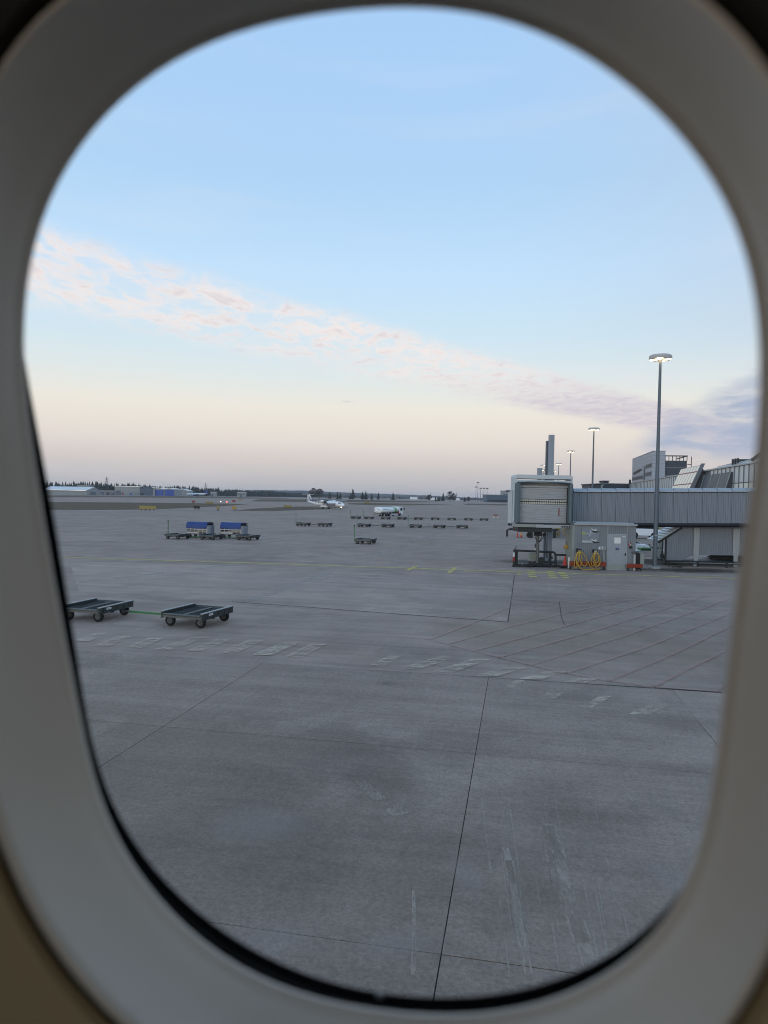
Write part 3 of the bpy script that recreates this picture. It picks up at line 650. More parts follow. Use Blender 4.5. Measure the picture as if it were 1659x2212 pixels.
# ------------------------------------------------------------------ pallet dollies
LX, LY = 1.78, 2.3
def wheel(mb, c, r, w, axis='y', n=18):
    mb.lathe([(r * .55, -w / 2), (r * .93, -w / 2), (r, -w * .3), (r, w * .3), (r * .93, w / 2), (r * .55, w / 2)], n, c, axis); return mb
def make_dolly(name, label, fine):
    t = thing(name, label, 'dolly')
    for s in (-1, 1):
        mb = MB(); x = s * LX / 2
        mb.b2((x - .03, -LY / 2, .36), (x + .03, LY / 2, .58)); mb.b2((x - .055, -LY / 2, .34), (x + .055, LY / 2, .36))
        if fine:
            for k in range(5):
                y = -LY / 2 + .25 + k * .45; mb.b2((x + s * .03, y, .38), (x + s * .05, y + .05, .56))
        o = mb.build('side_rail', 'greysteel', t); mb = MB(); mb.b2((x - .065, -LY / 2, .581), (x + .065, LY / 2, .607)); mb.build('flange', 'flange', o)
        if fine and s == 1:
            mb = MB(); mb.b2((x + .052, -.72, .47), (x + .058, -.42, .55)); mb.build('plate', 'signwhite', o)
            mb = MB()
            for k in range(4): mb.b2((x + .0585, -.68 + k * .055, .49), (x + .060, -.655 + k * .055, .53))
            tag(mb.build('plate_print', 'black', o), kind='stuff')
    for s in (-1, 1):
        mb = MB(); y = s * (LY / 2 - .09); mb.b2((-LX / 2 + .035, y - .08, .37), (LX / 2 - .035, y + .08, .50)); mb.tube([(-LX / 2 + .06, y - s * -.07, .49), (LX / 2 - .06, y - s * -.07, .49)], .045, 8)
        mb.build('cross_beam', 'steel' if s < 0 else 'greysteel', t)
    mb = MB(); mb.b2((-.09, -LY / 2 + .18, .42), (.09, LY / 2 - .18, .505))
    b = mb.build('centre_beam', 'greysteel', t)
    if fine:
        mb = MB()
        for k in range(9): mb.lathe([(.03, 0), (.03, .004)], 8, (0, -LY / 2 + .35 + k * .2, .5052))
        tag(mb.build('bolt_hole', 'black', b), kind='stuff')
    ys2 = [-LY / 2 + .30 + k * (LY - .6) / 7 for k in range(8)]
    if fine:
        for y in ys2:
            for x0, x1 in ((-LX / 2 + .05, -.10), (.10, LX / 2 - .05)):
                mb = MB(); mb.tube([(x0, y, .46), (x1, y, .46)], .042, 8); mb.build('roller', 'dark_steel', t, smooth=40)
    else:
        mb = MB()
        for y in ys2: mb.tube([(-LX / 2 + .05, y, .46), (LX / 2 - .05, y, .46)], .042, 6)
        tag(mb.build('rollers', 'dark_steel', t), kind='stuff')
    mb = MB(); mb.b2((-.75, -.06, .24), (.75, .06, .33)); mb.b2((-.70, -.82, .27), (-.62, .82, .35)); mb.b2((.62, -.82, .27), (.70, .82, .35))
    mb.beam((-.7, -.6, .3), (.0, 0, .3), .06, .06); mb.beam((-.7, .6, .3), (0, 0, .3), .06, .06); mb.beam((.7, -.6, .3), (.1, 0, .3), .06, .06); mb.beam((.7, .6, .3), (.1, 0, .3), .06, .06)
    mb.b2((-.40, -.7, .33), (-.32, .7, .42)); mb.b2((.32, -.7, .33), (.40, .7, .42)); mb.b2((-1.02, -.1, .22), (-.72, .1, .30))
    mb.build('chassis', 'dark_steel', t)
    for sx in (-1, 1):
        for sy in (-1, 1):
            mb = MB(); wheel(mb, (sx * .68, sy * .86, .215), .215, .13); w = mb.build('wheel', 'rubber', t, smooth=40)
            mb = MB(); mb.lathe([(.0, -.066), (.06, -.066), (.115, -.069), (.122, -.066), (.122, .066), (.115, .069), (.06, .066), (0, .066)], 14, (sx * .68, sy * .86, .215), 'y')
            for k in range(5):
                q2 = k * 1.2566; mb.lathe([(.016, -.074), (.016, .074)], 6, (sx * .68 + .07 * math.cos(q2), sy * .86, .215 + .07 * math.sin(q2)), 'y')
            mb.lathe([(.035, -.085), (.035, .085)], 8, (sx * .68, sy * .86, .215), 'y'); mb.build('rim', 'hub', w)
    return t
def tow_flat(t, L=2.35, green=True):
    mb = MB(); mb.beam((-1.45, 0, .25), (-LX / 2 - L, 0, .25), .075, .075); o = mb.build('tow_bar', 'green' if green else 'dark_steel', t)
    mb = MB(); mb.beam((-LX / 2 - .08, 0, .25), (-1.46, 0, .25), .05, .05); mb.lathe([(.07, -.03), (.07, .03)], 10, (-1.22, 0, .25)); mb.lathe([(.08, -.03), (.08, .03)], 10, (-LX / 2 - L - .06, 0, .25)); mb.beam((-LX / 2 - L - .05, 0, .25), (-LX / 2 - L - .4, 0, .25), .05, .05)
    mb.build('coupling', 'steel', o); return o
def tow_up(t):
    mb = MB(); mb.beam((-1.33, 0, .22), (-1.35, 0, 1.95), .07, .07); o = mb.build('tow_bar', 'green', t)
    mb = MB(); mb.beam((-LX / 2 - .1, 0, .25), (-1.29, 0, .25), .07, .07); mb.lathe([(.06, 1.95), (.09, 2.0), (.06, 2.06)], 8, (-1.35, 0, 0)); mb.build('coupling', 'dark_steel', o); return o

near = make_dolly('pallet_dolly', 'nearest grey roller dolly with a green bar coupling it on its left', True); near.location = (-7.36, 28.3, 0); near.rotation_euler.z = rad(-18)
near['group'] = 'pallet dollies standing on the apron'; GD = near['group']
d2 = dup(near, (-11.75, 29.2, 0), rad(-14), 'grey roller dolly half hidden by the window edge, towed left of the nearest one', GD)
tow_flat(near)
far0 = make_dolly('pallet_dolly', 'first', False); used = []
def place(px, py, label, tow, yaw=-14):
    c = G(px, py); r = far0 if not used else copy_tree(far0)
    used.append((r, c, label, tow, yaw))
for i, (px, py) in enumerate(((384, 1164), (457, 1165.2), (536, 1166.3))):
    place(px, py, ('dolly with an upright green bar, left end of the row before the blue carts', 'middle dolly of three in front of the two blue carts', 'right end dolly of three in front of the two blue carts')[i], 'u' if i == 0 else 'g', -18)
place(790, 1174.5, 'dark dolly standing alone with an upright green bar in mid apron', 'u')
place(655, 1136.2, 'dolly with upright green bar, left of the pair below the turboprop nose', 'u'); place(702, 1137, 'right dolly of the pair coupled below the turboprop nose', 'd')
place(787, 1138.3, 'first dolly from the left of five in the middle row, with upright bar', 'u'); place(838, 1138.9, 'second dolly from the left of five in the middle row', 'd')
place(898, 1140, 'third dolly from the left of five in the middle row, with upright bar', 'u'); place(949, 1140.7, 'fourth dolly from the left of five in the middle row', 'd'); place(998.5, 1141.2, 'fifth and last dolly on the right of the middle row', 'd')
for i, px in enumerate((769, 797, 833, 868, 903.6, 940, 975.6, 1012, 1045.6)):
    place(px, 1120.8 + i * .47, '%s dolly from the left of nine in the far row by the fuel truck' % names[i], 'u' if i < 2 else 'd')
for r, c, label, tow, yaw in used:
    r.location = (c.x, c.y, 0); r.rotation_euler.z = rad(yaw + random.uniform(-3, 3)); r['label'] = label; r['group'] = GD
    if tow == 'u': tow_up(r)
    else: tow_flat(r, 2.2, tow == 'g')

# ------------------------------------------------------------------ covered baggage carts
def make_cart(label):
    t = thing('baggage_cart', label, 'cart', group='blue covered baggage carts')
    L, Wd = 1.32, .75
    mb = MB(); mb.b2((-L, -Wd, .42), (L + .42, Wd, .54)); mb.b2((-L - .5, -.06, .40), (L + .9, .06, .48)); mb.build('chassis', 'steel', t)
    mb = MB(); pr = [(-Wd - .03, 1.12), (-Wd - .05, 1.45), (-Wd + .18, 1.86), (Wd - .18, 1.86), (Wd + .05, 1.45), (Wd + .03, 1.12), (Wd, 1.12), (Wd + .01, 1.44), (Wd - .2, 1.82), (-Wd + .2, 1.82), (-Wd - .01, 1.44), (-Wd, 1.12)]
    rs = []
    for k in range(9):
        x = -L + 2 * L * k / 8; sg = -.035 * math.sin(k * math.pi / 8) + (.02 if k % 2 else 0); hem = .05 * math.sin(k * 1.1)
        rs.append([(x, y, z + (sg if z > 1.5 else hem if z < 1.2 else 0)) for y, z in pr])
    mb.rings(rs); mb.build('tarp', 'blue_tarp', t, smooth=45)
    mb = MB(); mb.b2((-L, -Wd + .02, .545), (L * .2, -Wd + .05, .72)); mb.b2((-L, -Wd + .02, .80), (L, -Wd + .05, .84)); mb.b2((-L, -Wd + .02, .98), (L, -Wd + .05, 1.08))
    for k in range(6): x = -L + .05 + (2 * L - .1) * k / 5; mb.b2((x - .025, -Wd + .0, .545), (x + .025, -Wd + .018, 1.4))
    mb.b2((-L, Wd - .05, .545), (L, Wd - .02, 1.1)); mb.build('side_rail', 'trim', t)
    mb = MB(); pr2 = [(-Wd, .545), (-Wd, 1.44), (-Wd + .2, 1.8), (Wd - .2, 1.8), (Wd, 1.44), (Wd, .545)]; mb.prism(pr2, -L - .03, -L + .02, 'yz'); mb.build('end_panel', 'hangardark', t)
    mb = MB(); rs = []
    for z in (.545, 1.50):
        rs.append([(L + .02 + (.42 if abs(k) < 3 else .30) * math.cos(k * math.pi / 8), .72 * math.sin(k * math.pi / 8), z) for k in range(-4, 5)] + [(L + .01, .72, z), (L + .01, -.72, z)])
    mb.rings(rs); mb.build('end_shield', 'clad', t, smooth=40)
    mb = MB(); mb.b2((L - .2, -.55, 1.68), (L + .22, .55, 1.80)); mb.b2((L + .05, -.6, 1.52), (L + .3, .6, 1.57)); mb.build('end_bracket', 'black', t)
    for sx in (-.85, .95):
        for sy in (-1, 1):
            mb = MB(); wheel(mb, (sx, sy * .62, .2), .2, .12); w = mb.build('wheel', 'rubber', t, smooth=40); mb = MB(); mb.lathe([(0, -.063), (.112, -.063), (.112, .063), (0, .063)], 10, (sx, sy * .62, .2), 'y'); mb.build('rim', 'hub', w)
    return t
c = G(431, 1161.5); cart = make_cart('left blue tarp covered baggage cart standing behind the coupled dollies'); cart.location = (c.x, c.y, 0); cart.rotation_euler.z = rad(-14)
c = G(504, 1162.6); dup(cart, (c.x, c.y, 0), rad(-16), 'right blue tarp covered baggage cart standing behind the coupled dollies')

# ------------------------------------------------------------------ aircraft
def fuselage(mb, st, n=20):
    mb.rings([[(x, ry * math.cos(2 * math.pi * k / n), z + rz * math.sin(2 * math.pi * k / n)) for k in range(n)] for x, z, ry, rz in st])
def text(name, body, size, m, parent, loc, rot, ext=.01, shear=0.0, offset=0.0, sx=1.0):
    cu = bpy.data.curves.new(name, 'FONT'); cu.body = body; cu.size = size; cu.extrude = ext; cu.shear = shear; cu.offset = offset; cu.align_x = 'LEFT'
    cu.materials.append(MT[m]); tmp = bpy.data.objects.new(name, cu); COL.objects.link(tmp)
    me = bpy.data.meshes.new_from_object(tmp.evaluated_get(bpy.context.evaluated_depsgraph_get())); bpy.data.objects.remove(tmp); o = bpy.data.objects.new(name, me); COL.objects.link(o); o.parent = parent; o.location = loc; o.rotation_euler = rot; o.scale = (sx, 1, 1); return o
pl = thing('turboprop_airliner', 'white twin propeller airliner with blue lettering taxiing across the apron', 'airplane')
mb = MB(); fuselage(mb, [(13.1, 2.0, .05, .05), (12.8, 2.02, .45, .42), (12.0, 2.15, .85, .85), (11.0, 2.38, 1.15, 1.12), (9.6, 2.55, 1.33, 1.33), (7, 2.6, 1.36, 1.36), (-3, 2.6, 1.36, 1.36), (-6, 2.72, 1.28, 1.24), (-9, 3.05, .98, .95), (-12, 3.45, .55, .55), (-14, 3.72, .2, .22)], 24)
body = mb.build('fuselage', 'whitep', pl, smooth=50)
mb = MB(); mb.rings([[(x, s * .18 * 1, z) for x, z in ((-14.1, 7.1), (-12.4, 7.15), (-10.9, 4.3), (-8.4, 3.6), (-9.5, 3.2), (-13.4, 3.4))] for s in (-1, 1)]); fin = mb.build('tail_fin', 'whitep', pl)
mb = MB()
for s in (-1, 1): mb.rings([[(x, s * y, 7.15 + dz) for x, y, dz in ((-12.5, 0, .1), (-14.0, 0, .05), (-14.1, 3.65, .05), (-13.3, 3.65, .08))], [(x, s * y, 7.05) for x, y in ((-12.5, 0), (-14.0, 0), (-14.1, 3.65), (-13.3, 3.65))]])
mb.build('tailplane', 'whitep', pl)
mb = MB()
for k, (pts) in enumerate([[(-13.3, 5.9), (-12.2, 5.9), (-11.2, 4.6), (-10.0, 3.95), (-8.6, 3.7), (-10.4, 3.68), (-11.6, 4.25), (-12.2, 5.2), (-12.4, 5.55), (-13.3, 5.55)], [(-13.2, 4.95), (-12.25, 4.95), (-11.95, 4.45), (-12.5, 4.55), (-13.1, 4.6)]]): mb.rings([[(x, -.186, z) for x, z in pts], [(x, -.196, z) for x, z in pts]])
mb.rings([[(x, -.186, z) for x, z in ((-14.0, 6.9), (-12.6, 6.9), (-12.75, 6.6), (-13.9, 6.6))], [(x, -.196, z) for x, z in ((-14.0, 6.9), (-12.6, 6.9), (-12.75, 6.6), (-13.9, 6.6))]])
mb.build('emblem', 'navy', fin)
for s in (-1, 1):
    mb = MB(); sec = lambda x0, x1, y, z: [(x0, s * y, z), (x0 + (x1 - x0) * .3, s * y, z - .12), (x1, s * y, z), (x0 + (x1 - x0) * .3, s * y, z + .2)]
    mb.rings([sec(1.5, -1.2, .5, 4.0), sec(1.5, -1.2, 4.5, 4.02), sec(1.0, -.7, 13.5, 4.25)]); mb.build('wing', 'navy' if s < 0 else 'board', pl, smooth=40)
    mb = MB(); mb.rings([[(x, s * 4.05 + r * math.cos(2 * math.pi * k / 14), z + r * 1.15 * math.sin(2 * math.pi * k / 14)) for k in range(14)] for x, z, r in ((3.3, 3.75, .3), (2.9, 3.72, .5), (1.6, 3.66, .62), (-.6, 3.7, .55), (-2.2, 3.85, .25))]); nac = mb.build('engine', 'whitep' , pl, smooth=50)
    mb = MB(); mb.lathe([(.05, .55), (.22, .3), (.3, 0)], 12, (3.3, s * 4.05, 3.75), 'x')
    for k in range(6):
        q2 = k * math.pi / 3 + .25; dvec = Vector((0, math.cos(q2), math.sin(q2))); pv2 = Vector((0, -math.sin(q2), math.cos(q2))); cc = Vector((3.45, s * 4.05, 3.75))
        mb.rings([[cc + dvec * r + pv2 * w * a + Vector((b * .05 + a * w * .5, 0, 0)) for a, b in ((-1, 0), (0, 1), (1, 0), (0, -1))] for r, w in ((.2, .1), (.8, .2), (1.5, .22), (1.95, .1))])
    mb.build('propeller', 'black', nac)
    mb = MB(); mb.rings([[(x, s * (1.55 + .35 * r * math.cos(2 * math.pi * k / 10)), 1.25 + .5 * r * math.sin(2 * math.pi * k / 10)) for k in range(10)] for x, r in ((3, .1), (1.8, 1), (-1.4, 1), (-2.8, .1))]); mb.build('gear_fairing', 'whitep', pl, smooth=50)
    for q2 in (0, .35):
        mb = MB(); wheel(mb, (0, s * (1.85 + q2), .43), .43, .26); w = mb.build('wheel', 'rubber', pl, smooth=40); mb = MB(); mb.lathe([(0, -.14), (.2, -.14), (.2, .14), (0, .14)], 10, (0, s * (1.85 + q2), .43), 'y'); mb.build('rim', 'hub', w)
    mb = MB(); mb.tube([(0, s * 1.8, 1.2), (0, s * 2.0, .43)], .09, 6); mb.build('gear_leg', 'steel', pl)
mb = MB(); wheel(mb, (10.6, 0, .33), .33, .4); mb.build('wheel', 'rubber', pl, smooth=40); mb = MB(); mb.tube([(10.6, 0, 1.4), (10.6, 0, .5)], .08, 6); mb.build('gear_leg', 'steel', pl)
mb = MB(); mb.lathe([(.05, -.1), (.2, 0), (.05, .06)], 10, (10.95, -.05, .95), 'x'); mb.build('landing_light', 'lit', pl)
mb = MB()
for s in (-1, 1): mb.rings([[(x, s * y, z) for x, y, z in ((11.75, .5, 2.95), (11.3, .98, 2.9), (10.2, 1.28, 2.85), (9.7, 1.28, 3.0), (10.2, 1.06, 3.4), (11.2, .62, 3.35))], [(x + .04, s * (y + .05), z + .05) for x, y, z in ((11.75, .5, 2.95), (11.3, .98, 2.9), (10.2, 1.28, 2.85), (9.7, 1.28, 3.0), (10.2, 1.06, 3.4), (11.2, .62, 3.35))]])
mb.build('cockpit_window', 'glass', body)
mb = MB(); zig = [(-11.8, 3.95), (-10.5, 3.35), (-9.6, 3.75), (-8.6, 3.2), (-7.6, 3.7), (-6.4, 2.95), (-5.4, 3.5), (-4.2, 2.75), (-3.2, 3.3), (-2.4, 3.0), (-2.4, 3.75), (-7, 3.86), (-11.9, 4.02)]
def side_y(x, z):
    st = [(9.6, 2.55, 1.33, 1.33), (-3, 2.6, 1.36, 1.36), (-6, 2.72, 1.28, 1.24), (-9, 3.05, .98, .95), (-12, 3.45, .55, .55)]
    for a, b in zip(st, st[1:]):
        if a[0] >= x >= b[0]:
            f = (a[0] - x) / (a[0] - b[0]); zc_, ry, rz_ = [a[i] + (b[i] - a[i]) * f for i in (1, 2, 3)]; k = max(-1, min(1, (z - zc_) / rz_)); return -ry * math.sqrt(max(.02, 1 - k * k)) - .03
    return -1.4
mb.rings([[(x, side_y(x, z), z) for x, z in zig], [(x, side_y(x, z) - .03, z) for x, z in zig]]); mb.build('tail_zigzag', 'navy', body)
for k in range(14):
    x = .6 - k * .62
    if -2.3 < x: mb = MB(); mb.b2((x - .12, -1.375, 2.85), (x + .12, -1.345, 3.15)); mb.build('window', 'glass', body)
text('lettering', 'FINNAIR', 2.05, 'navy', body, (1.0, -1.40, 1.65), (rad(90), 0, 0), .02, .25, .03, .93)
mb = MB(); mb.b2((4.4, -.9, 3.9), (6.0, -.75, 3.94)); mb.b2((7.0, -1.0, 3.72), (9.0, -.85, 3.8)); mb.build('roof_stripe', 'navy', body)
S = .80; pl.scale = (S, S, S); c = G(704, 1099.5); pl.location = (c.x, c.y, 0); pl.rotation_euler.z = rad(-43)

jet = thing('jet_airliner', 'white jet airliner with blue tail parked far off by the hangars', 'airplane')
mb = MB(); fuselage(mb, [(-19, 3.6, .1, .1), (-18, 3.65, 1, 1), (-15.5, 3.9, 1.8, 1.9), (-13, 4, 1.95, 2.0), (9, 4, 1.95, 2.0), (14, 4.6, 1.3, 1.3), (19, 5.4, .25, .3)], 16); mb.build('fuselage', 'whitep', jet, smooth=50)
mb = MB(); mb.rings([[(x, s * .2, z) for x, z in ((13, 5.6), (17.0, 11.8), (19.3, 11.8), (18.6, 5.6))] for s in (-1, 1)]); mb.build('tail_fin', 'hangarblue', jet)
for s in (-1, 1):
    mb = MB(); mb.rings([[(-3, s * 1.5, 3), (3.5, s * 1.5, 3), (3.5, s * 1.5, 3.5), (-3, s * 1.5, 3.5)], [(5.5, s * 16, 4.2), (7, s * 16, 4.2), (7, s * 16, 4.4), (5.5, s * 16, 4.4)]]); mb.build('wing', 'board', jet)
    mb = MB(); mb.lathe([(.7, -2.2), (1.1, -1.8), (1.0, 1.2), (.5, 2)], 12, (-3, s * 5, 2.0), 'x'); mb.build('engine', 'hangarblue', jet, smooth=50)
    mb = MB(); mb.rings([[(16, s * .3, 5.6), (18.6, s * .3, 5.6), (18.6, s * .3, 5.8), (16, s * .3, 5.8)], [(18.6, s * 6, 6), (19.6, s * 6, 6), (19.6, s * 6, 6.15), (18.6, s * 6, 6.15)]]); mb.build('tailplane', 'whitep', jet)
    mb = MB(); wheel(mb, (2, s * 2.6, .55), .55, .6); mb.b2((1.85, s * 2.6 - .1, .6), (2.15, s * 2.6 + .1, 3)); mb.build('main_wheel', 'rubber', jet)
mb = MB(); wheel(mb, (-14, 0, .4), .4, .5); mb.b2((-14.1, -.1, .4), (-13.9, .1, 2.4)); mb.build('nose_wheel', 'rubber', jet)
mb = MB()
for k in range(24): mb.b2((-12 + k * 1.0, -1.99, 4.45), (-11.6 + k * 1.0, -1.93, 4.75))
tag(mb.build('cabin_windows', 'glass', jet), kind='stuff')
c = A(425, 1070, 1180); jet.location = (c.x, 1180, 0); jet.rotation_euler.z = rad(5); jet.scale = (.9, .9, .9)

# ------------------------------------------------------------------ fuel truck
ft = thing('fuel_truck', 'white tanker truck with a green band seen from behind on the apron', 'truck')
mb = MB(); n = 20; rs = []
for x, k in ((-5.6, .5), (-5.5, .86), (-5.3, 1), (3.0, 1), (3.2, .86), (3.25, .6)): rs.append([(x, 1.42 * k * math.copysign(abs(math.cos(a)) ** .75, math.cos(a)), 1.78 + .86 * k * math.copysign(abs(math.sin(a)) ** .75, math.sin(a))) for a in (2 * math.pi * i / n for i in range(n))])
mb.rings(rs); tank = mb.build('tank', 'tanker', ft, smooth=45)
mb = MB(); rs = []
for x in (1.6, 2.5): rs.append([(x, 1.45 * math.copysign(abs(math.cos(a)) ** .75, math.cos(a)), 1.78 + .885 * math.copysign(abs(math.sin(a)) ** .75, math.sin(a))) for a in (2 * math.pi * i / n for i in range(n))])
mb.rings(rs, caps=False); mb.build('green_band', 'limegreen', tank, smooth=45)
mb = MB()
mb.m = 0
for (y, z, w, h) in ((.9, 1.85, .22, .26), (-.55, 1.85, .75, .16), (.1, 2.3, .3, .12), (.1, 1.35, .1, .2)): mb.b2((-5.66, y - w / 2, z - h / 2), (-5.58, y + w / 2, z + h / 2))
mb.build('rear_fitting', 'black', tank)
mb = MB(); mb.b2((-4.5, -.5, 2.62), (2.6, .5, 2.70)); mb.build('catwalk', 'trim', tank)
for x in (-3.2, -1, 1.2): mb = MB(); mb.lathe([(.25, 2.7), (.25, 2.78)], 10, (x, 0, 0)); mb.build('hatch', 'trim', tank)
mb = MB()
for k in range(9): mb.b2((-4.7 + k * .36, -1.44, 2.02), (-4.45 + k * .36, -1.36, 2.16))
tag(mb.build('faded_print', 'board', tank), kind='stuff')
mb = MB(); mb.b2((-5.4, -1.0, .62), (6.0, 1.0, .88)); mb.b2((-5.0, -1.35, .88), (3.0, 1.35, .96)); mb.build('chassis', 'dark_steel', ft)
mb = MB(); mb.b2((-5.75, -1.4, .42), (-5.42, 1.4, .80)); mb.b2((-5.6, -1.42, .90), (-3.6, -1.36, 1.02)); mb.b2((-5.6, 1.36, .90), (-3.6, 1.42, 1.02)); mb.build('rear_bumper', 'cabinet', ft)
for y in (-1.1, 1.1): mb = MB(); mb.b2((-5.79, y - .2, .5), (-5.755, y + .2, .66)); mb.build('tail_lamp', 'redp', ft)
for x in (-2.6, -1.25, 4.6):
    for s in (-1, 1):
        mb = MB(); wheel(mb, (x, s * 1.12, .5), .5, .42); w = mb.build('wheel', 'rubber', ft, smooth=40); mb = MB(); mb.lathe([(0, -.22), (.26, -.22), (.26, .22), (0, .22)], 12, (x, s * 1.12, .5), 'y'); mb.build('rim', 'hub', w)
for x in (-3.3, -1.92, -.55): mb = MB(); mb.rings([[(x - .1, -1.45, .8), (x + .12, -1.45, .8), (x + .30, -1.43, 1.35), (x + .08, -1.43, 1.35)], [(x - .1, -1.36, .8), (x + .12, -1.36, .8), (x + .30, -1.36, 1.35), (x + .08, -1.36, 1.35)]]); mb.build('mudguard', 'cabwhite', ft)
mb = MB(); mb.b2((-.3, -1.42, .35), (3.0, -1.30, .78)); mb.build('side_guard', 'cabwhite', ft)
mb = MB(); mb.b2((3.35, -1.38, .5), (3.95, 1.38, 1.6)); mb.build('pump_cabinet', 'redp', ft)
mb = MB(); mb.prism([(4.0, .55), (6.2, .55), (6.3, 1.5), (6.05, 2.72), (4.0, 2.78)], -1.32, 1.32); cabn = mb.build('cab', 'tanker', ft, bevel=.08)
for s in (-1, 1): mb = MB(); mb.rings([[(x, s * 1.326, z) for x, z in ((4.7, 1.65), (5.95, 1.65), (5.8, 2.4), (4.8, 2.4))], [(x, s * 1.35, z) for x, z in ((4.7, 1.65), (5.95, 1.65), (5.8, 2.4), (4.8, 2.4))]]); mb.build('side_window', 'glass', cabn)
mb = MB(); mb.b2((3.99, -.6, 1.9), (3.96, .6, 2.4)); mb.build('rear_window', 'glass', cabn)
for s in (-1, 1): mb = MB(); mb.tube([(6.1, s * 1.3, 2.5), (6.5, s * 1.6, 2.5), (6.5, s * 1.62, 1.9)], .04, 6); mb.b2((6.42, s * 1.52, 1.75), (6.56, s * 1.72, 2.4)); mb.build('mirror', 'black', ft)
c = G(838, 1114.8); ft.location = (c.x, c.y, 0); ft.rotation_euler.z = rad(90 - 33); ft.scale = (.93, .93, .93)

# ------------------------------------------------------------------ cars and tugs by the terminal
def car(name, label, loc, rz, m, L=4.3, H=1.45):
    t = thing(name, label, 'car', loc, rz); w = .88
    prof = [(-L / 2, .35), (-L / 2 + .05, .75), (-L / 2 + .45, .92), (-.1 * L, .95), (.18 * L, .93), (.40 * L, .80), (.49 * L, .62), (.5 * L, .32), (.42 * L, .22), (-.45 * L, .22)]
    mb = MB(); rs = []
    for y, k in ((-w, .86), (-w + .07, 1), (w - .07, 1), (w, .86)): rs.append([(x * (1 if abs(y) < w else .985), y, .5 + (z - .5) * k) for x, z in prof])
    mb.rings(rs); b = mb.build('body', m, t, smooth=35)
    cab = [(-L / 2 + .25, .86), (-.30 * L, H - .06), (-.12 * L, H), (.05 * L, H - .03), (.25 * L, .86)]
    mb = MB(); mb.rings([[(x, y * (1 if z < 1 else .82), z) for x, z in cab] for y in (-w + .06, w - .06)]); mb.build('cabin', 'glass', t, smooth=30)
    mb = MB(); mb.rings([[(-.29 * L, y, H - .05) for y in (-.64, .64)], [(-.12 * L, y, H + .015) for y in (-.66, .66)], [(.05 * L, y, H - .015) for y in (-.64, .64)]], closed=False); mb.build('roof', m, t, fix=False)
    for sx in (-.30, .32):
        for s in (-1, 1):
            mb = MB(); wheel(mb, (sx * L, s * (w - .08), .32), .32, .2); wl = mb.build('wheel', 'rubber', t, smooth=40)
            mb = MB(); mb.lathe([(0, -.105), (.07, -.108), (.07, .108), (0, .105)], 10, (sx * L, s * (w - .08), .32), 'y')
            for k in range(5):
                q2 = k * 1.2566; mb.beam((sx * L, s * (w - .08) + s * .095, .32), (sx * L + .22 * math.cos(q2), s * (w - .08) + s * .095, .32 + .22 * math.sin(q2)), .05, .02)
            mb.build('rim', 'trim', wl)
    for s in (-1, 1):
        mb = MB(); mb.rings([[(.41 * L, s * .88, .66), (.485 * L, s * .70, .60), (.485 * L, s * .70, .68), (.37 * L, s * .88, .78)], [(.415 * L, s * .895, .66), (.495 * L, s * .71, .60), (.495 * L, s * .71, .68), (.375 * L, s * .895, .78)]]); mb.build('headlight', 'glass', b)
        mb = MB(); mb.b2((-L / 2 - .01, s * .55, .66), (-L / 2 + .06, s * .84, .8)); mb.build('tail_light', 'redp', b)
    mb = MB(); mb.b2((.49 * L, -.5, .34), (.508 * L, .5, .48)); mb.build('grille', 'black', b)
    return t
c = G(1378, 1192.5); car('parked_car', 'white hatchback whose bonnet shows right of the corrugated kiosk', (c.x - 1.0, c.y, 0), rad(-8), 'whitep')
c = G(1527, 1206.5); car('parked_car', 'silver white car under the stair enclosure, nose to the left', (c.x + 2.0, c.y, 0), rad(172), 'whitep')
c = G(1610, 1208.5); car('parked_car', 'silver white car at the right window edge beneath the stair enclosure', (c.x + 1.2, c.y - .8, 0), rad(176), 'whitep')
# airport tow tractor with windowed cab
c = G(1393, 1163.5); t = thing('tow_tractor', 'white tow tractor with lime green roof edge beyond the kiosk', 'tractor', (c.x, c.y, 0), rad(-6))
mb = MB(); mb.prism([(-2.6, .5), (-2.6, 1.45), (.4, 1.45), (2.4, 1.25), (2.7, .95), (2.7, .45), (1.9, .45), (1.7, .85), (.7, .85), (.5, .45)], -1.05, 1.05); mb.build('body', 'whitep', t, bevel=.05)
mb = MB(); mb.prism([(-2.2, 1.453), (-1.9, 2.55), (1.0, 2.55), (1.7, 1.453)], -.92, .92); mb.build('cab_glass', 'glass', t)
mb = MB(); mb.b2((-2.1, -1.0, 2.55), (1.25, 1.0, 2.72)); mb.build('roof', 'whitep', t, bevel=.04)
mb = MB(); mb.b2((-2.1, -1.02, 2.50), (1.28, -.93, 2.548)); mb.beam((1.1, -.95, 2.5), (1.75, -.95, 1.46), .09, .09); mb.beam((-1.95, -.95, 2.5), (-2.2, -.95, 1.46), .09, .09); mb.build('roof_edge', 'lime', t)
for x in (-1.7, 1.2):
    for s in (-1, 1):
        mb = MB(); wheel(mb, (x, s * .95, .5), .5, .32); w = mb.build('wheel', 'rubber', t, smooth=40); mb = MB(); mb.lathe([(0, -.17), (.25, -.17), (.25, .17), (0, .17)], 12, (x, s * .95, .5), 'y'); mb.build('rim', 'hub', w)
c = G(1402, 1209); t = thing('baggage_tractor', 'low white and green baggage tractor half hidden between kiosk and lamp post', 'tractor', (c.x, c.y, 0), rad(-4))
mb = MB(); mb.prism([(-1.5, .32), (-1.5, .85), (-.2, .85), (.1, .98), (1.4, .92), (1.55, .6), (1.5, .3)], -.62, .62); mb.build('body', 'whitep', t, bevel=.04)
mb = MB(); mb.b2((-.9, -.64, .86), (.0, .64, 1.08)); mb.build('bonnet', 'green', t, bevel=.05)
mb = MB(); mb.b2((.3, -.5, .99), (.9, .5, 1.2)); mb.build('seat', 'black', t, bevel=.05)
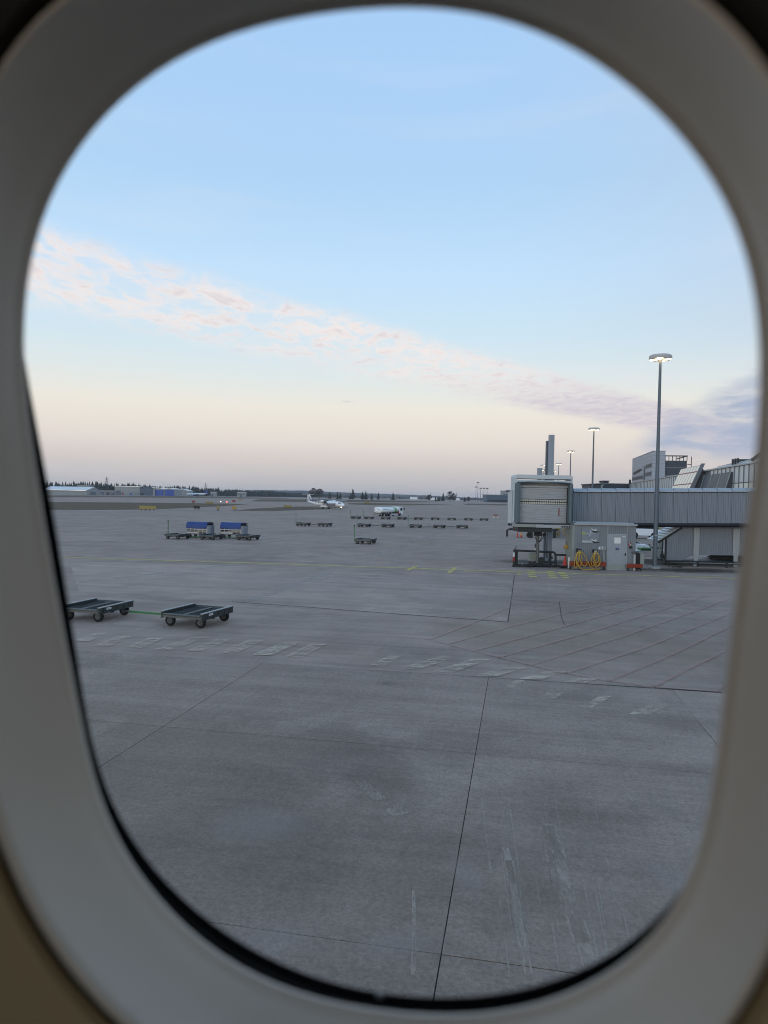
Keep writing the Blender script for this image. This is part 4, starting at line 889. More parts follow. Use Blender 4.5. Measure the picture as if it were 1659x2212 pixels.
mb = MB(); mb.beam((.1, -.2, .98), (-.1, -.2, 1.4), .05, .05); mb.lathe([(.16, 0), (.18, .02), (.16, .04)], 12, (-.1, -.2, 1.4)); mb.build('steering_wheel', 'black', t)
for x in (-.95, .95):
    for s in (-1, 1): mb = MB(); wheel(mb, (x, s * .58, .3), .3, .2); mb.build('wheel', 'rubber', t, smooth=40)

# ------------------------------------------------------------------ passenger bridge
def Z2(X, Y, d): return A(1091 + X * .19248, 997.8 + Y * .19248, d)
YF = 54.6                                                      # front of the bridge cab
p = Z2(118, 140, YF); q2 = Z2(765, 690, YF)
cx0, cx1, ctop, cbot = p.x, Z2(765, 140, YF).x, p.z, q2.z
br = thing('passenger_bridge', 'grey corrugated passenger boarding bridge with closed roller shutter at its cab', 'boarding bridge', ((cx0 + cx1) / 2, YF + 2, 0))
def bp(mb, name, m, parent=None, **k):
    o = mb.build(name, m, br if parent is None else parent, **k)
    if parent is None: o.location = -br.location
    return o
dz0, dz1 = Z2(300, 682, YF + .5).z, Z2(300, 290, YF + .5).z; dx0, dx1 = Z2(158, 500, YF + .5).x, Z2(690, 500, YF + .5).x
# cab shell: roof, side walls, floor
mb = MB(); rs = []
for y, k in ((YF + .12, 0), (YF + .0, -.05), (YF - .05, -.16)): pass
arc = [(cx0, ctop - .30), (cx0 + .01, ctop - .14), (cx0 + .05, ctop - .05), (cx0 + .15, ctop), (cx1 - .15, ctop), (cx1 - .05, ctop - .05), (cx1 - .01, ctop - .14), (cx1, ctop - .30)]
inn = [(cx1 - .09, ctop - .30), (cx0 + .09, ctop - .30)]
mb.rings([[(x, y, z) for x, z in arc + inn] for y in (YF, YF + 2.0)]); bp(mb, 'cab_roof', 'cabwhite', smooth=40)
for x0, x1 in ((cx0 + .01, cx0 + .11), (cx1 - .11, cx1 - .01)):
    mb = MB(); mb.b2((x0, YF + .03, cbot), (x1, YF + 1.95, ctop - .302)); bp(mb, 'cab_wall', 'cabwhite')
mb = MB(); mb.b2((cx0 + .115, YF + 1.75, cbot), (cx1 - .115, YF + 1.85, ctop - .41)); mb.b2((cx0 + .115, YF + .56, dz1 + .02), (cx1 - .115, YF + 1.7, dz1 + .12)); bp(mb, 'rear_wall', 'cabwhite')
# folding canopy cushions round the opening
hz = Z2(300, 250, YF).z
mb = MB(); rs = []
for k in range(9):
    x = cx0 + .14 + (cx1 - cx0 - .28) * k / 8; zt = ctop - .52 + .05 * math.sin(k * math.pi / 8); zb = hz + .10 * math.sin(k * math.pi / 8); rs.append([(x, YF - .02, zb + .06), (x, YF - .16, (zt + zb) / 2), (x, YF - .02, zt - .04), (x, YF + .2, zt), (x, YF + .2, zb)])
mb.rings(rs); bp(mb, 'canopy_cushion', 'bellows', smooth=60)
mb = MB(); mb.b2((cx0 + .12, YF + .04, ctop - .62), (cx1 - .12, YF + .12, ctop - .41)); bp(mb, 'canopy_header', 'cabwhite')
for s, xa, xb in ((-1, cx0 - .02, dx0 - .03), (1, dx1 + .03, cx1 + .0)):
    mb = MB(); rs = []
    for k in range(13):
        z = cbot + .02 + (hz - cbot + .05) * k / 12; b = .035 * (k % 2); rs.append([(xa + (.02 if s > 0 else 0), YF + .1, z), (xa + (.05 if s < 0 else .02), YF - .10 - b, z), ((xa + xb) / 2, YF - .16 - b, z), (xb, YF - .05 - b, z), (xb, YF + .35, z), (xa + .1 if s < 0 else xa, YF + .35, z)])
    mb.rings(rs); bp(mb, 'canopy_cushion', 'bellows', smooth=60)
# roller shutter
sh = MB(); n = 25; pr = []; yb = YF + .5; zw0, zw1 = Z2(300, 475, yb).z, Z2(300, 415, yb).z
def slats(z0, z1, n):
    pr = []
    for k in range(n):
        z = z0 + (z1 - z0) * k / n; h = (z1 - z0) / n; pr += [(yb, z), (yb - .05, z + .10 * h), (yb - .055, z + .45 * h), (yb - .03, z + .58 * h), (yb + .04, z + .62 * h), (yb + .04, z + .97 * h)]
    return pr + [(yb, z1)]
lower = slats(dz0, zw0, 11); upper = slats(zw1, dz1, 7)
mb = MB(); mb.rings([[(dx0, y, z) for y, z in lower], [(dx1, y, z) for y, z in lower]], closed=False)
shut = bp(mb, 'roller_shutter', 'shutter', fix=True)
mb = MB(); mb.rings([[(dx0, y, z) for y, z in upper], [(dx1, y, z) for y, z in upper]], closed=False); mb.build('shutter_slats', 'shutter', shut)
mb = MB(); mb.b2((dx0, yb, zw0), (dx1, yb + .03, zw1)); mb.build('window_band', 'black', shut)
wb = MB(); nx2 = 26
for r in range(2):
    for k in range(nx2):
        w = (dx1 - dx0) / nx2; x = dx0 + k * w; h = (zw1 - zw0) / 2; z = zw0 + r * h; wb.b2((x + w * .14, yb - .02, z + h * .14), (x + w * .86, yb - .003, z + h * .80))
tag(wb.build('vision_panes', 'lightglass', shut), kind='stuff')
mb = MB(); a2, b2_ = Z2(597, 607, yb), Z2(608, 520, yb); mb.b2((a2.x, yb - .08, a2.z), (b2_.x, yb - .04, b2_.z)); mb.build('pull_strap', 'redp', shut)
mb = MB(); mb.b2((dx0 - .06, yb - .03, dz0), (dx0 - .005, yb + .06, dz1 + .02)); mb.b2((dx1 + .005, yb - .03, dz0), (dx1 + .06, yb + .06, dz1 + .02)); bp(mb, 'door_track', 'black')
mb = MB(); mb.b2((dx0 - .06, yb - .06, dz1 + .03), (dx1 + .06, yb + .0, dz1 + .17)); 
for k in range(3): mb.lathe([(.035, -.04), (.035, .0)], 8, (dx0 + (dx1 - dx0) * (.2 + .3 * k), yb - .08, dz1 + .1), 'y')
bp(mb, 'shutter_box', 'trim')
# sill, bumper and under-floor
f0 = Z2(130, 700, YF - .2); f1 = Z2(745, 760, YF - .2)
mb = MB(); mb.b2((f0.x, YF - .25, cbot - .12), (f1.x - .15, YF + .4, cbot - .03)); mb.b2((f0.x + .05, YF - .2, cbot - .03), (f1.x - .4, YF + .45, dz0 - .005)); bp(mb, 'cab_floor', 'dark_steel')
mb = MB(); xm = Z2(335, 700, YF).x; mb.b2((xm, YF - .34, cbot - .36), (f1.x, YF - .26, cbot - .14)); bp(mb, 'bumper', 'trim')
mb = MB(); mb.b2((cx0 - .05, YF - .32, cbot - .34), (xm - .01, YF - .24, cbot - .16)); bp(mb, 'bumper', 'cabinet')
mb = MB(); mb.b2((f0.x + .1, YF - .2, cbot - .72), (f1.x - 1.5, YF + 2.0, cbot - .38)); bp(mb, 'under_frame', 'dark_steel')
for k in range(4): mb = MB(); x = f1.x - .75 + k * .18; mb.lathe([(.06, 0), (.06, .1)], 8, (x, YF - .45, cbot - .26), 'y'); bp(mb, 'bumper_roller', 'black')
# operator cabin on the left
o0, o1 = Z2(60, 320, YF + 1.1), Z2(108, 690, YF + 1.1)
mb = MB(); mb.b2((o0.x, YF + 1.1, (o0.z + o1.z) / 2 - .0), (cx0 - .01, YF + 2.2, o0.z)); mb.b2((o0.x + .04, YF + 1.1, o1.z), (cx0 - .01, YF + 2.2, (o0.z + o1.z) / 2 - .03)); mb.b2((o0.x - .03, YF + 1.05, o0.z + .002), (cx0 - .012, YF + 2.25, o0.z + .06)); bp(mb, 'operator_cabin', 'cabwhite')
mb = MB(); mb.tube([(o0.x, YF + 1.6, o0.z - .1), (o0.x - .15, YF + 1.4, o0.z - .05)], .03, 6); mb.b2((o0.x - .32, YF + 1.15, o0.z - .1), (o0.x - .1, YF + 1.4, o0.z)); bp(mb, 'camera', 'black')
for x in (o0.x + .1, cx0 - .15, cx0 + .05): mb = MB(); mb.tube([(x, YF + 1.6, o1.z), (x, YF + 1.6, o1.z - .2)], .05, 6); bp(mb, 'bracket', 'black')
# lifting columns
YC = 59.2
cl, cr2, ct = Z2(466, 1100, YC), Z2(522, 1100, YC), A(1190, 939, YC)
mb = MB(); mb.b2((cl.x, YC, 0), (cr2.x, YC + .45, ct.z)); bp(mb, 'lift_column', 'column', bevel=.02)
mb = MB(); mb.b2((cl.x - .10, YC + .62, 0), (cl.x + .06, YC + .95, A(1186, 951, YC).z)); bp(mb, 'lift_column', 'pole')
mb = MB(); mb.b2((cl.x - .3, YC - .25, 0), (cr2.x + .3, YC + .95, .10)); bp(mb, 'column_foot', 'dark_steel')
mb = MB(); mb.b2((cl.x - .04, YC - .03, .4), (cl.x - .005, YC + .05, 2.6)); mb.b2((cr2.x + .002, YC + .1, .3), (cr2.x + .12, YC + .3, .5)); bp(mb, 'cable_duct', 'black')
st = Z2(364, 1000, YF + .8)
mb = MB(); mb.tube([(st.x, YF + .8, .3), (st.x, YF + .8, cbot - .7)], .125, 14); bp(mb, 'prop_leg', 'steel', smooth=40)
mb = MB(); mb.b2((st.x - .28, YF + .55, cbot - 1.05), (st.x + .28, YF + 1.05, cbot - .722)); mb.lathe([(.2, 0), (.2, .3)], 10, (st.x - .7, YF + .6, cbot - 1.0), 'y'); mb.lathe([(.13, 0), (.13, .3)], 10, (st.x + .5, YF + .6, cbot - .95), 'y'); bp(mb, 'hoist', 'black')
for s, l in ((-1, .33), (1, .45), (1, .3)):
    mb = MB(); mb.tube([(st.x + s * l * (1 - k / 8 * .9), YF + .55, cbot - .95 - .55 * math.sin(k / 8 * math.pi / 2 * 1.0)) for k in range(9)], .025, 6); bp(mb, 'cable', 'cable', smooth=60)
mb = MB(); mb.b2((st.x - .4, YF + .5, .06), (st.x + .5, YF + 1.6, .28)); mb.lathe([(.3, -.12), (.34, 0), (.3, .12)], 14, (st.x + .34, YF + .9, .42), 'y'); bp(mb, 'drive_unit', 'dark_steel', smooth=40)
# tunnel: panels along the wall, rounded upper edge, dark sole tube
T0 = A(1238, 1092, 58.2); T1 = A(1640, 1092, 57.0); tdir = Vector((T1.x - T0.x, T1.y - T0.y, 0)); tang = math.atan2(tdir.y, tdir.x); tdir.normalize()
zt0, zb0 = A(1240, 1055, 58.2).z, A(1240, 1132, 58.2).z; zt1, zb1 = A(1620, 1051.5, 57.05).z, A(1620, 1135, 57.05).z; dist = (A(1620, 1050, 57.05) - A(1240, 1050, 58.2)).length
slope = ((zt1 - zt0) + (zb1 - zb0)) / 2 / dist
PW, NP = 1.14, 27
tn = bpy.data.objects.new('tunnel', None)
proto = corr(.012, PW - .012, zb0 + .06, zt0 - .28, 0, .2, .042); pan = None; edge = None
for k in range(NP):
    loc = Vector((T0.x, T0.y, 0)) + tdir * (k * PW) + Vector((0, 0, slope * k * PW)) - br.location
    if pan is None:
        pan = proto.build('wall_panel', 'clad', br, loc, tang)
        mb = MB(); prf = [(-.06 + .36 * (1 - math.cos(a)) , zt0 - .30 + .30 * math.sin(a)) for a in [i * math.pi / 2 / 7 for i in range(8)]]; rs = []
        for i in range(13):
            x = .01 + (PW - .02) * i / 12; b = .018 * (i % 2); rs.append([(x, y - b, z + b) for y, z in prf])
        mb.rings(rs, closed=False); edge = mb.build('edge_panel', 'cladroof', br, loc, tang, fix=False)
        mb = MB(); mb.b2((.01, -.085, zt0 - .36), (PW - .01, -.05, zt0 - .305)); strip = mb.build('edge_strip', 'dark_steel', br, loc, tang)
    else:
        share(pan, 'wall_panel', br, loc, tang); share(edge, 'edge_panel', br, loc, tang); share(strip, 'edge_strip', br, loc, tang)
def tl(s, y, z): return Vector((T0.x, T0.y, 0)) + tdir * s + Vector((-tdir.y, tdir.x, 0)) * y + Vector((0, 0, z + slope * s))
LT = NP * PW
mb = MB(); mb.rings([[tl(s, y, z) for y, z in ((.05, zb0), (.05, zt0 - .3), (.3, zt0 - .03), (2.6, zt0 - .03), (2.9, zt0 - .3), (2.9, zb0))] for s in (-.3, LT)]); bp(mb, 'tunnel_core', 'dark_steel')
mb = MB(); mb.rings([[tl(s, -.02 + .16 * math.cos(a), zb0 - .08 + .16 * math.sin(a)) for a in [2 * math.pi * i / 12 for i in range(12)]] for s in (0, LT)]); bp(mb, 'sole_tube', 'black', smooth=40)
mb = MB(); mb.b2((cx1 - .02, YF + .4, cbot - .0), (cx1 + .10, YF + 1.75, ctop - .9)); bp(mb, 'junction_frame', 'clad')
mb = MB(); a2 = Z2(750, 370, YF + .3); mb.b2((cx1 + .005, YF + .3, a2.z - .5), (cx1 + .06, YF + .38, a2.z)); bp(mb, 'red_marker', 'redp')

# ------------------------------------------------------------------ corrugated kiosk
YK = 53.7
def K(X, Y): return Z2(X, Y, YK)
k0, k1, kt, kb = K(782, 690).x, K(1478, 690).x, K(1100, 712).z, 0.0
kl = thing('kiosk', 'grey corrugated metal equipment kiosk with a plain door under the bridge', 'kiosk', ((k0 + k1) / 2, YK + 1.1, 0))
def kp(mb, name, m, parent=None, **k):
    o = mb.build(name, m, kl if parent is None else parent, **k)
    if parent is None: o.location = -kl.location
    return o
mb = MB(); mb.b2((k0 + .03, YK + .05, .02), (k1 - .03, YK + 2.1, kt - .01)); kp(mb, 'wall', 'kiosk')
d0, d1, dt = K(1158, 800).x, K(1362, 800).x, K(1200, 820).z
kp(corr(k0 + .02, d0 - .08, .05, kt, YK + .045, .15, .055), 'wall_sheet', 'kiosk'); kp(corr(d1 + .08, k1 - .02, .05, kt, YK + .045, .15, .055), 'wall_sheet', 'kiosk')
kp(corr(d0 + .02, d1 - .02, dt + .08, kt, YK + .045, .15, .055), 'wall_sheet', 'kiosk')
mb = MB(); mb.b2((k0 - .14, YK + .05, 0), (k0 + .015, YK + 2.1, kt - .02)); kp(mb, 'side_board', 'cabinet')
mb = MB()
for x in (d0 - .07, d1 + .01): mb.b2((x, YK - .01, .03), (x + .06, YK + .048, kt))
mb.b2((d0 - .008, YK - .005, dt + .01), (d1 + .008, YK + .047, dt + .075)); kp(mb, 'door_frame', 'trim')
mb = MB(); mb.b2((d0, YK + .0, .42), (d1, YK + .04, dt)); dr = kp(mb, 'door', 'doorgrey')
mb = MB(); mb.b2((d0, YK + .006, .08), (d1, YK + .042, .415)); kp(mb, 'kick_panel', 'cabinet')
mb = MB(); mb.b2((d0 - .02, YK - .06, .0), (d1 + .02, YK + .04, .07)); kp(mb, 'threshold', 'trim')
ih = K(1352, 1040); mb = MB(); mb.b2((ih.x - .03, YK - .03, ih.z - .09), (ih.x + .03, YK - .002, ih.z + .12)); mb.b2((ih.x - .12, YK - .06, ih.z), (ih.x, YK - .03, ih.z + .03)); mb.build('handle', 'dark_steel', dr)
a2, b2_ = K(1225, 915), K(1297, 850); mb = MB(); mb.b2((a2.x, YK - .02, a2.z), (b2_.x, YK - .002, b2_.z)); mb.build('notice', 'signwhite', dr)
a2, b2_ = K(1240, 988), K(1277, 962); mb = MB(); mb.b2((a2.x, YK - .015, a2.z), (b2_.x, YK - .002, b2_.z)); sg = mb.build('blue_sign', 'signblue', dr)
mb = MB(); mb.b2((a2.x, YK - .015, b2_.z + .003), (b2_.x, YK - .003, b2_.z + .10)); mb.build('sign_cap', 'trim', dr); mb = MB(); c = K(1258, 975); mb.b2((c.x - .03, YK - .018, c.z - .02), (c.x + .03, YK - .0152, c.z + .02)); mb.build('sign_mark', 'signwhite', dr)
a2 = K(1335, 840); mb = MB(); mb.b2((a2.x - .13, YK - .012, a2.z - .025), (a2.x + .12, YK - .002, a2.z + .025)); mb.build('name_strip', 'signwhite', dr)
mb = MB(); mb.b2((k0 - .05, YK - .15, kt + .0), (k1 + .04, YK + 2.3, kt + .12)); mb.b2((k0 + .1, YK - .12, kt + .12), (k1 - .25, YK + 2.2, kt + .20)); kp(mb, 'roof', 'trim', bevel=.015)
# information board with aircraft diagrams
a2, b2_ = K(858, 912), K(1057, 732)
mb = MB(); mb.b2((a2.x, YK - .02, a2.z), (b2_.x, YK + .012, b2_.z)); bd = kp(mb, 'information_board', 'board')
def bq(pts, m, name, y=-.024):
    mb = MB(); pp = [K(*q) for q in pts]; mb.rings([[(q.x, YK + y, q.z) for q in pp], [(q.x, YK + y + .003, q.z) for q in pp]]); return mb.build(name, m, bd)
bq([(865, 880), (985, 885), (985, 905), (865, 905)], 'boardpale', 'caption')
for oy in (0, 118):
    bq([(962, 750 + oy), (972, 748 + oy), (1018, 772 + oy), (1012, 780 + oy)], 'signwhite', 'diagram'); bq([(975, 770 + oy), (1055, 782 + oy), (1055, 790 + oy), (1000, 795 + oy), (985, 790 + oy)], 'dark_steel', 'diagram'); bq([(1010, 752 + oy), (1020, 750 + oy), (1026, 772 + oy), (1016, 775 + oy)], 'signwhite', 'diagram')
bq([(905, 798), (1010, 795), (1010, 801), (905, 805)], 'boardpale', 'diagram'); bq([(950, 770), (960, 770), (975, 798), (950, 835), (940, 835), (955, 800)], 'boardpale', 'diagram')
c = K(861, 812); text('lettering', 'Q)', .24, 'lime', bd, (c.x, YK - .025, c.z), (rad(90), 0, 0), .002, 0, .006)
# electrical boxes and ducts
for (x0, y0, x1, y1, m) in ((1048, 955, 1066, 980, 'signwhite'), (1078, 943, 1100, 985, 'boardpale'), (1103, 948, 1130, 990, 'cabinet'), (1035, 940, 1134, 990, 'board')):
    a2, b2_ = K(x0, y1), K(x1, y0); mb = MB(); dd2 = .03 if m == 'board' else .10; mb.b2((a2.x, YK - dd2, a2.z), (b2_.x, YK + .01, b2_.z)); kp(mb, 'switch_box', m)
for X in (1088, 1103, 1118): a2 = K(X, 992); mb = MB(); mb.tube([(a2.x, YK - .03, a2.z), (a2.x, YK - .03, .35)], .03, 6); kp(mb, 'conduit', 'trim', smooth=40)
a2, b2_ = K(1385, 942), K(1410, 905); mb = MB(); mb.b2((a2.x, YK - .02, a2.z), (b2_.x, YK + .01, b2_.z)); es = kp(mb, 'extinguisher_sign', 'redp')
mb = MB(); w = b2_.x - a2.x; h = b2_.z - a2.z; mb.b2((a2.x + w * .5, YK - .025, a2.z + h * .1), (a2.x + w * .9, YK - .021, a2.z + h * .5)); mb.b2((a2.x + w * .1, YK - .025, a2.z + h * .55), (a2.x + w * .4, YK - .021, a2.z + h * .95)); mb.build('sign_mark', 'signwhite', es)
a2 = K(1408, 958); mb = MB(); mb.b2((a2.x - .08, YK - .09, a2.z - .09), (a2.x + .08, YK + .01, a2.z + .08)); kp(mb, 'socket_box', 'black')
a2 = K(1445, 1012); mb = MB(); mb.lathe([(.05, 0), (.12, .03), (.12, .16), (.05, .2)], 10, (a2.x, YK - .2, a2.z), 'y'); mb.tube([(a2.x - .2, YK - .1, a2.z), (a2.x + .35, YK - .1, a2.z + .02)], .045, 8); kp(mb, 'valve', 'steel', smooth=40)
a2 = K(1447, 1060); mb = MB(); mb.tube([(a2.x, YK - .10, 0), (a2.x, YK - .10, a2.z + .15)], .10, 12); kp(mb, 'drain_pipe', 'trim', smooth=40)
# second bumper cabinet at the kiosk's right end
a2 = K(1500, 1045); t = thing('supply_cabinet', 'dark open cabinet with pale flank at the right end of the kiosk', 'cabinet', (a2.x, YK + .3, 0))
mb = MB(); mb.b2((-.22, -.2, .1), (.16, .3, 1.32)); mb.build('body', 'black', t); mb = MB(); mb.b2((.165, -.2, .25), (.46, .3, 1.30)); mb.build('side_panel', 'cabinet', t); mb = MB(); mb.b2((-.26, -.21, .1), (-.225, .3, 1.3)); mb.build('post', 'trim', t)
a2 = K(1497, 970); t = thing('yellow_drum', 'yellow drum standing just behind the right end of the kiosk', 'drum', (a2.x - .02, YK + 2.5, 0))
mb = MB(); mb.lathe([(.24, .55), (.25, .6), (.25, 1.72), (.24, 1.75)], 14); mb.build('body', 'yel', t, smooth=40); mb = MB(); mb.b2((-.25, -.25, 0), (.25, .25, .548)); mb.build('stand', 'dark_steel', t)

# orange guard rails before the kiosk
def guard(label, X0, X1, Yt, Yb, name='guard_rail'):
    a2, b2_ = Z2(X0, Yb, YK - .22), Z2(X1, Yt, YK - .22); t = thing(name, label, 'guard rail', ((a2.x + b2_.x) / 2, YK - .22, 0)); w = (b2_.x - a2.x) / 2; z0, z1 = a2.z, b2_.z; zm = (z0 + z1) / 2
    mb = MB(); pr = [(-.05, z0), (.0, z0 + .02), (-.0, zm - .03), (-.07, zm - .02), (-.07, zm + .02), (0, zm + .03), (0, z1 - .02), (-.05, z1), (.03, z1), (.03, z0)]
    mb.rings([[(x, y, z) for y, z in pr] for x in (-w, w)]); mb.build('rail', 'orange', t)
    for x in (-w + .12, w - .12): mb = MB(); mb.b2((x - .05, .032, 0), (x + .05, .12, z1 - .02)); mb.build('post', 'dark_steel', t)
guard('orange crash rail left, behind the hanging yellow hoses', 722, 1135, 1122, 1166)
guard('orange crash rail at the right corner of the kiosk, beside the door', 1366, 1546, 1146, 1186)

# yellow ground power hoses hanging from hooks
def hose(label, hx, hy, loops, tail):
    c = Z2(hx, hy, YK - .44); t = thing('power_hose', label, 'hose', (c.x, YK - .44, 0), 0, 'yellow hoses hanging on the kiosk')
    for i, (xl, xr, yb_, yo) in enumerate(loops):
        l, r, b = Z2(xl, yb_, YK - .44), Z2(xr, yb_, YK - .44), Z2(hx, yb_, YK - .44); top = c.z + .05; pts = []; ym = -.05 - .05 * i
        half = (r.x - l.x) / 2; ctr = (l.x + r.x) / 2 - c.x
        for k in range(33):
            ang = 2 * math.pi * k / 32; f = (1 - math.cos(ang)) / 2
            pts.append((ctr * f ** .6 + half * 1.08 * math.sin(ang) * abs(math.sin(ang / 2)) ** .55, ym + .03 * math.sin(ang), top + (b.z - top) * f))
        mb = MB(); mb.tube(pts, .034, 7); mb.build('hose_loop', 'hose', t, smooth=60)
    mb = MB(); mb.tube([(Z2(x, y, YK - .44).x - c.x, -.12, max(.05, Z2(x, y, YK - .44).z)) for x, y in tail], .034, 7); mb.build('hose_tail', 'hose', t, smooth=60)
    return t, c
t, c = hose('left hanging coil of yellow hose on a hook by the kiosk corner', 828, 1005, ((765, 812, 1190, 0), (790, 862, 1172, 0), (845, 930, 1165, 1)), [(800, 1110), (830, 1180), (870, 1208), (950, 1212), (1010, 1200)])
mb = MB(); mb.b2((-.13, -.12, c.z - .03), (.13, 0.38, c.z + .20)); mb.build('hook_box', 'black', t); mb = MB(); mb.b2((-.12, -.14, c.z - .12), (.12, -.122, c.z - .02)); mb.build('label_plate', 'lime', t)
mb = MB(); mb.b2((-.10, -.135, c.z + .08), (.10, -.121, c.z + .11)); mb.b2((-.02, -.135, c.z), (.02, -.121, c.z + .08)); mb.build('hook_bracket', 'trim', t)
t, c = hose('right hanging coil of yellow hose on a white bracket', 1013, 1012, ((955, 1012, 1168, 0), (985, 1060, 1175, 0), (1000, 1070, 1165, 1), (990, 1045, 1130, 1)), [(930, 1110), (940, 1160), (985, 1200), (1040, 1205), (1060, 1190)])
mb = MB(); mb.b2((-.12, -.1, c.z - .05), (.12, 0.38, c.z + .18)); mb.build('hook_box', 'black', t); mb = MB()
for x in (-.08, -.01, .06): mb.b2((x - .015, -.125, c.z - .08), (x + .03, -.102, c.z + .12))
mb.b2((-.13, -.15, c.z - .12), (.13, -.103, c.z - .081)); mb.build('hook_bracket', 'signwhite', t)

# yellow twin-drum machine, white bracket post
a2 = Z2(705, 960, 55.2); t = thing('hose_reel', 'yellow twin reel machine on a post at the left of the kiosk', 'hose reel', (a2.x, 55.2, 0))
for dx, dz in ((-.14, .05), (.13, -.02)): mb = MB(); mb.lathe([(.07, -.24), (.17, -.2), (.17, .2), (.07, .24)], 14, (dx, 0, a2.z + dz), 'y'); mb.lathe([(.06, -.28), (.06, -.2)], 8, (dx, 0, a2.z + dz), 'y'); mb.build('reel', 'ochre', t, smooth=40)
mb = MB(); mb.b2((.0, -.1, .0), (.2, .1, a2.z - .2)); mb.build('post', 'dark_steel', t); mb = MB(); mb.b2((.05, .02, a2.z - .35), (.38, .3, a2.z + .25)); mb.build('motor', 'redp', t); mb = MB(); mb.tube([(-.1, 0, a2.z + .2), (-.1, 0, a2.z + .42)], .015, 5); mb.build('aerial', 'cable', t)
a2 = Z2(722, 1080, 54.3); t = thing('white_stand', 'white notched metal stand between the red cone and the hoses', 'stand', (a2.x, 54.3, 0))
mb = MB(); mb.prism([(-.09, .0), (-.02, .0), (-.0, .45), (.05, .62), (.13, .75), (.14, .86), (-.09, .86)], 0, .05); mb.build('plate', 'signwhite', t); mb = MB(); mb.b2((-.2, .05, 0), (.2, .45, .06)); mb.build('foot', 'dark_steel', t)
# cabinet on legs, cones, mats
a2, b2_ = Z2(268, 1112, 56.0), Z2(348, 1022, 56.0); t = thing('grey_cabinet', 'pale grey green cabinet behind the banded cone under the bridge cab', 'cabinet', ((a2.x + b2_.x) / 2, 56, 0)); w = (b2_.x - a2.x) / 2
mb = MB(); mb.b2((-w, 0, a2.z), (w, .5, b2_.z)); mb.build('body', 'cabinet', t, bevel=.015)
for x in (-w + .06, w - .06): mb = MB(); mb.b2((x - .03, .1, 0), (x + .03, .4, a2.z - .002)); mb.build('leg', 'dark_steel', t)
def cone(label, px, py, h, bands, m='cone'):
    c = G(px, py); t = thing('traffic_cone', label, 'traffic cone', (c.x, c.y, 0), 0, 'traffic cones by the bridge')
    mb = MB(); mb.lathe([(.17 * h / .75, .04), (.16 * h / .75, .06), (.035, h - .02), (.02, h)], 16); mb.build('body', m, t, smooth=40)
    mb = MB(); mb.box((0, 0, .02), (.42 * h / .75, .42 * h / .75, .04)); mb.build('base', 'black', t)
    for z0, z1, mm in bands:
        r = lambda z: .16 * h / .75 + (.035 - .16 * h / .75) * (z - .06) / (h - .08) + .004; mb = MB(); mb.lathe([(r(z0 * h), z0 * h), (r(z1 * h), z1 * h)], 16); mb.build('band', mm, t, smooth=40)
cone('red cone with yellow and black bands under the bridge cab', 1091 + 358 * .19248, 997.8 + 1160 * .19248, .95, ((.36, .55, 'yel'), (.55, .64, 'black'), (.64, .74, 'yel'), (.74, .84, 'black'), (.84, .95, 'yel')))
cone('plain red cone beside the white stand and kiosk', 1091 + 670 * .19248, 997.8 + 1187 * .19248, .92, ())
cone('small far red cone without bands by the far bridge foot', 1118, 1160.5, .75, (), 'cone'); cone('small far cone with bright yellow bands by the far bridge foot', 1126, 1160.8, .8, ((.4, .6, 'yel'), (.7, .9, 'yel')), 'cone')
a2 = G(1091 + 290 * .19248, 997.8 + 1175 * .19248); t = thing('cable_heap', 'heap of black cables and mats lying below the bridge cab', 'cables', (a2.x, a2.y, 0))
rr = random.Random(3)
for k in range(9):
    x0, y0 = rr.uniform(-1.6, 2.4), rr.uniform(-.6, .3); pts = [(x0 + .35 * i * rr.uniform(.6, 1.2), y0 + rr.uniform(-.2, .2), .06 + .12 * rr.random()) for i in range(5)]; mb = MB(); mb.tube(pts, rr.uniform(.04, .08), 6); mb.build('cable', 'cable', t, smooth=60)
for x0, y0, w, d in ((-.2, 0, .9, .5), (.9, -.2, 1.0, .45), (-1.1, -.1, .8, .3), (2.35, -.45, .25, .2)): mb = MB(); mb.rings([[(x0 - w / 2, y0 - d / 2, .01), (x0 + w / 2, y0 - d / 2, .01), (x0 + w / 2, y0 + d / 2, .01), (x0 - w / 2, y0 + d / 2, .01)], [(x0 - w * .3, y0 - d * .3, .16), (x0 + w * .35, y0 - d * .3, .2), (x0 + w * .3, y0 + d * .3, .2), (x0 - w * .3, y0 + d * .3, .15)]]); mb.build('mat', 'rubber', t)
# wheel guard of dark pipe, with red and white end post
def pipe_guard(label, pts, r, posts, name='pipe_barrier'):
    t = thing(name, label, 'barrier', (pts[0][0], pts[0][1], 0)); o = Vector((pts[0][0], pts[0][1], 0))
    mb = MB(); mb.tube([Vector(p_) - o for p_ in pts], r, 10); mb.build('rail', 'dark_steel', t, smooth=50)
    for (x, y, z, w) in posts: mb = MB(); mb.b2((x - o.x - w, y - o.y - w, 0), (x - o.x + w, y - o.y + w, z)); mb.build('post', 'dark_steel', t)
    return t
ya = 55.4; Lp, Rp, Dp = Z2(120, 993, ya), Z2(545, 1015, ya), Z2(720, 1048, ya)
t = pipe_guard('dark pipe wheel barrier on posts under the bridge cab', [(Lp.x, ya, Lp.z), (Rp.x, ya, Rp.z), (Rp.x + .12, ya, Rp.z - .08), (Rp.x + .16, ya, Rp.z - .3), (Rp.x + .17, ya, .05)], .085, ((Lp.x + .05, ya, Lp.z - .08, .11), (Rp.x - .2, ya + .3, Rp.z - .1, .09)))
mb = MB(); mb.tube([(Rp.x - Lp.x + .25, .1, Dp.z + .02), (Dp.x - Lp.x, .1, Dp.z)], .08, 10); mb.build('rail', 'dark_steel', t, smooth=50)
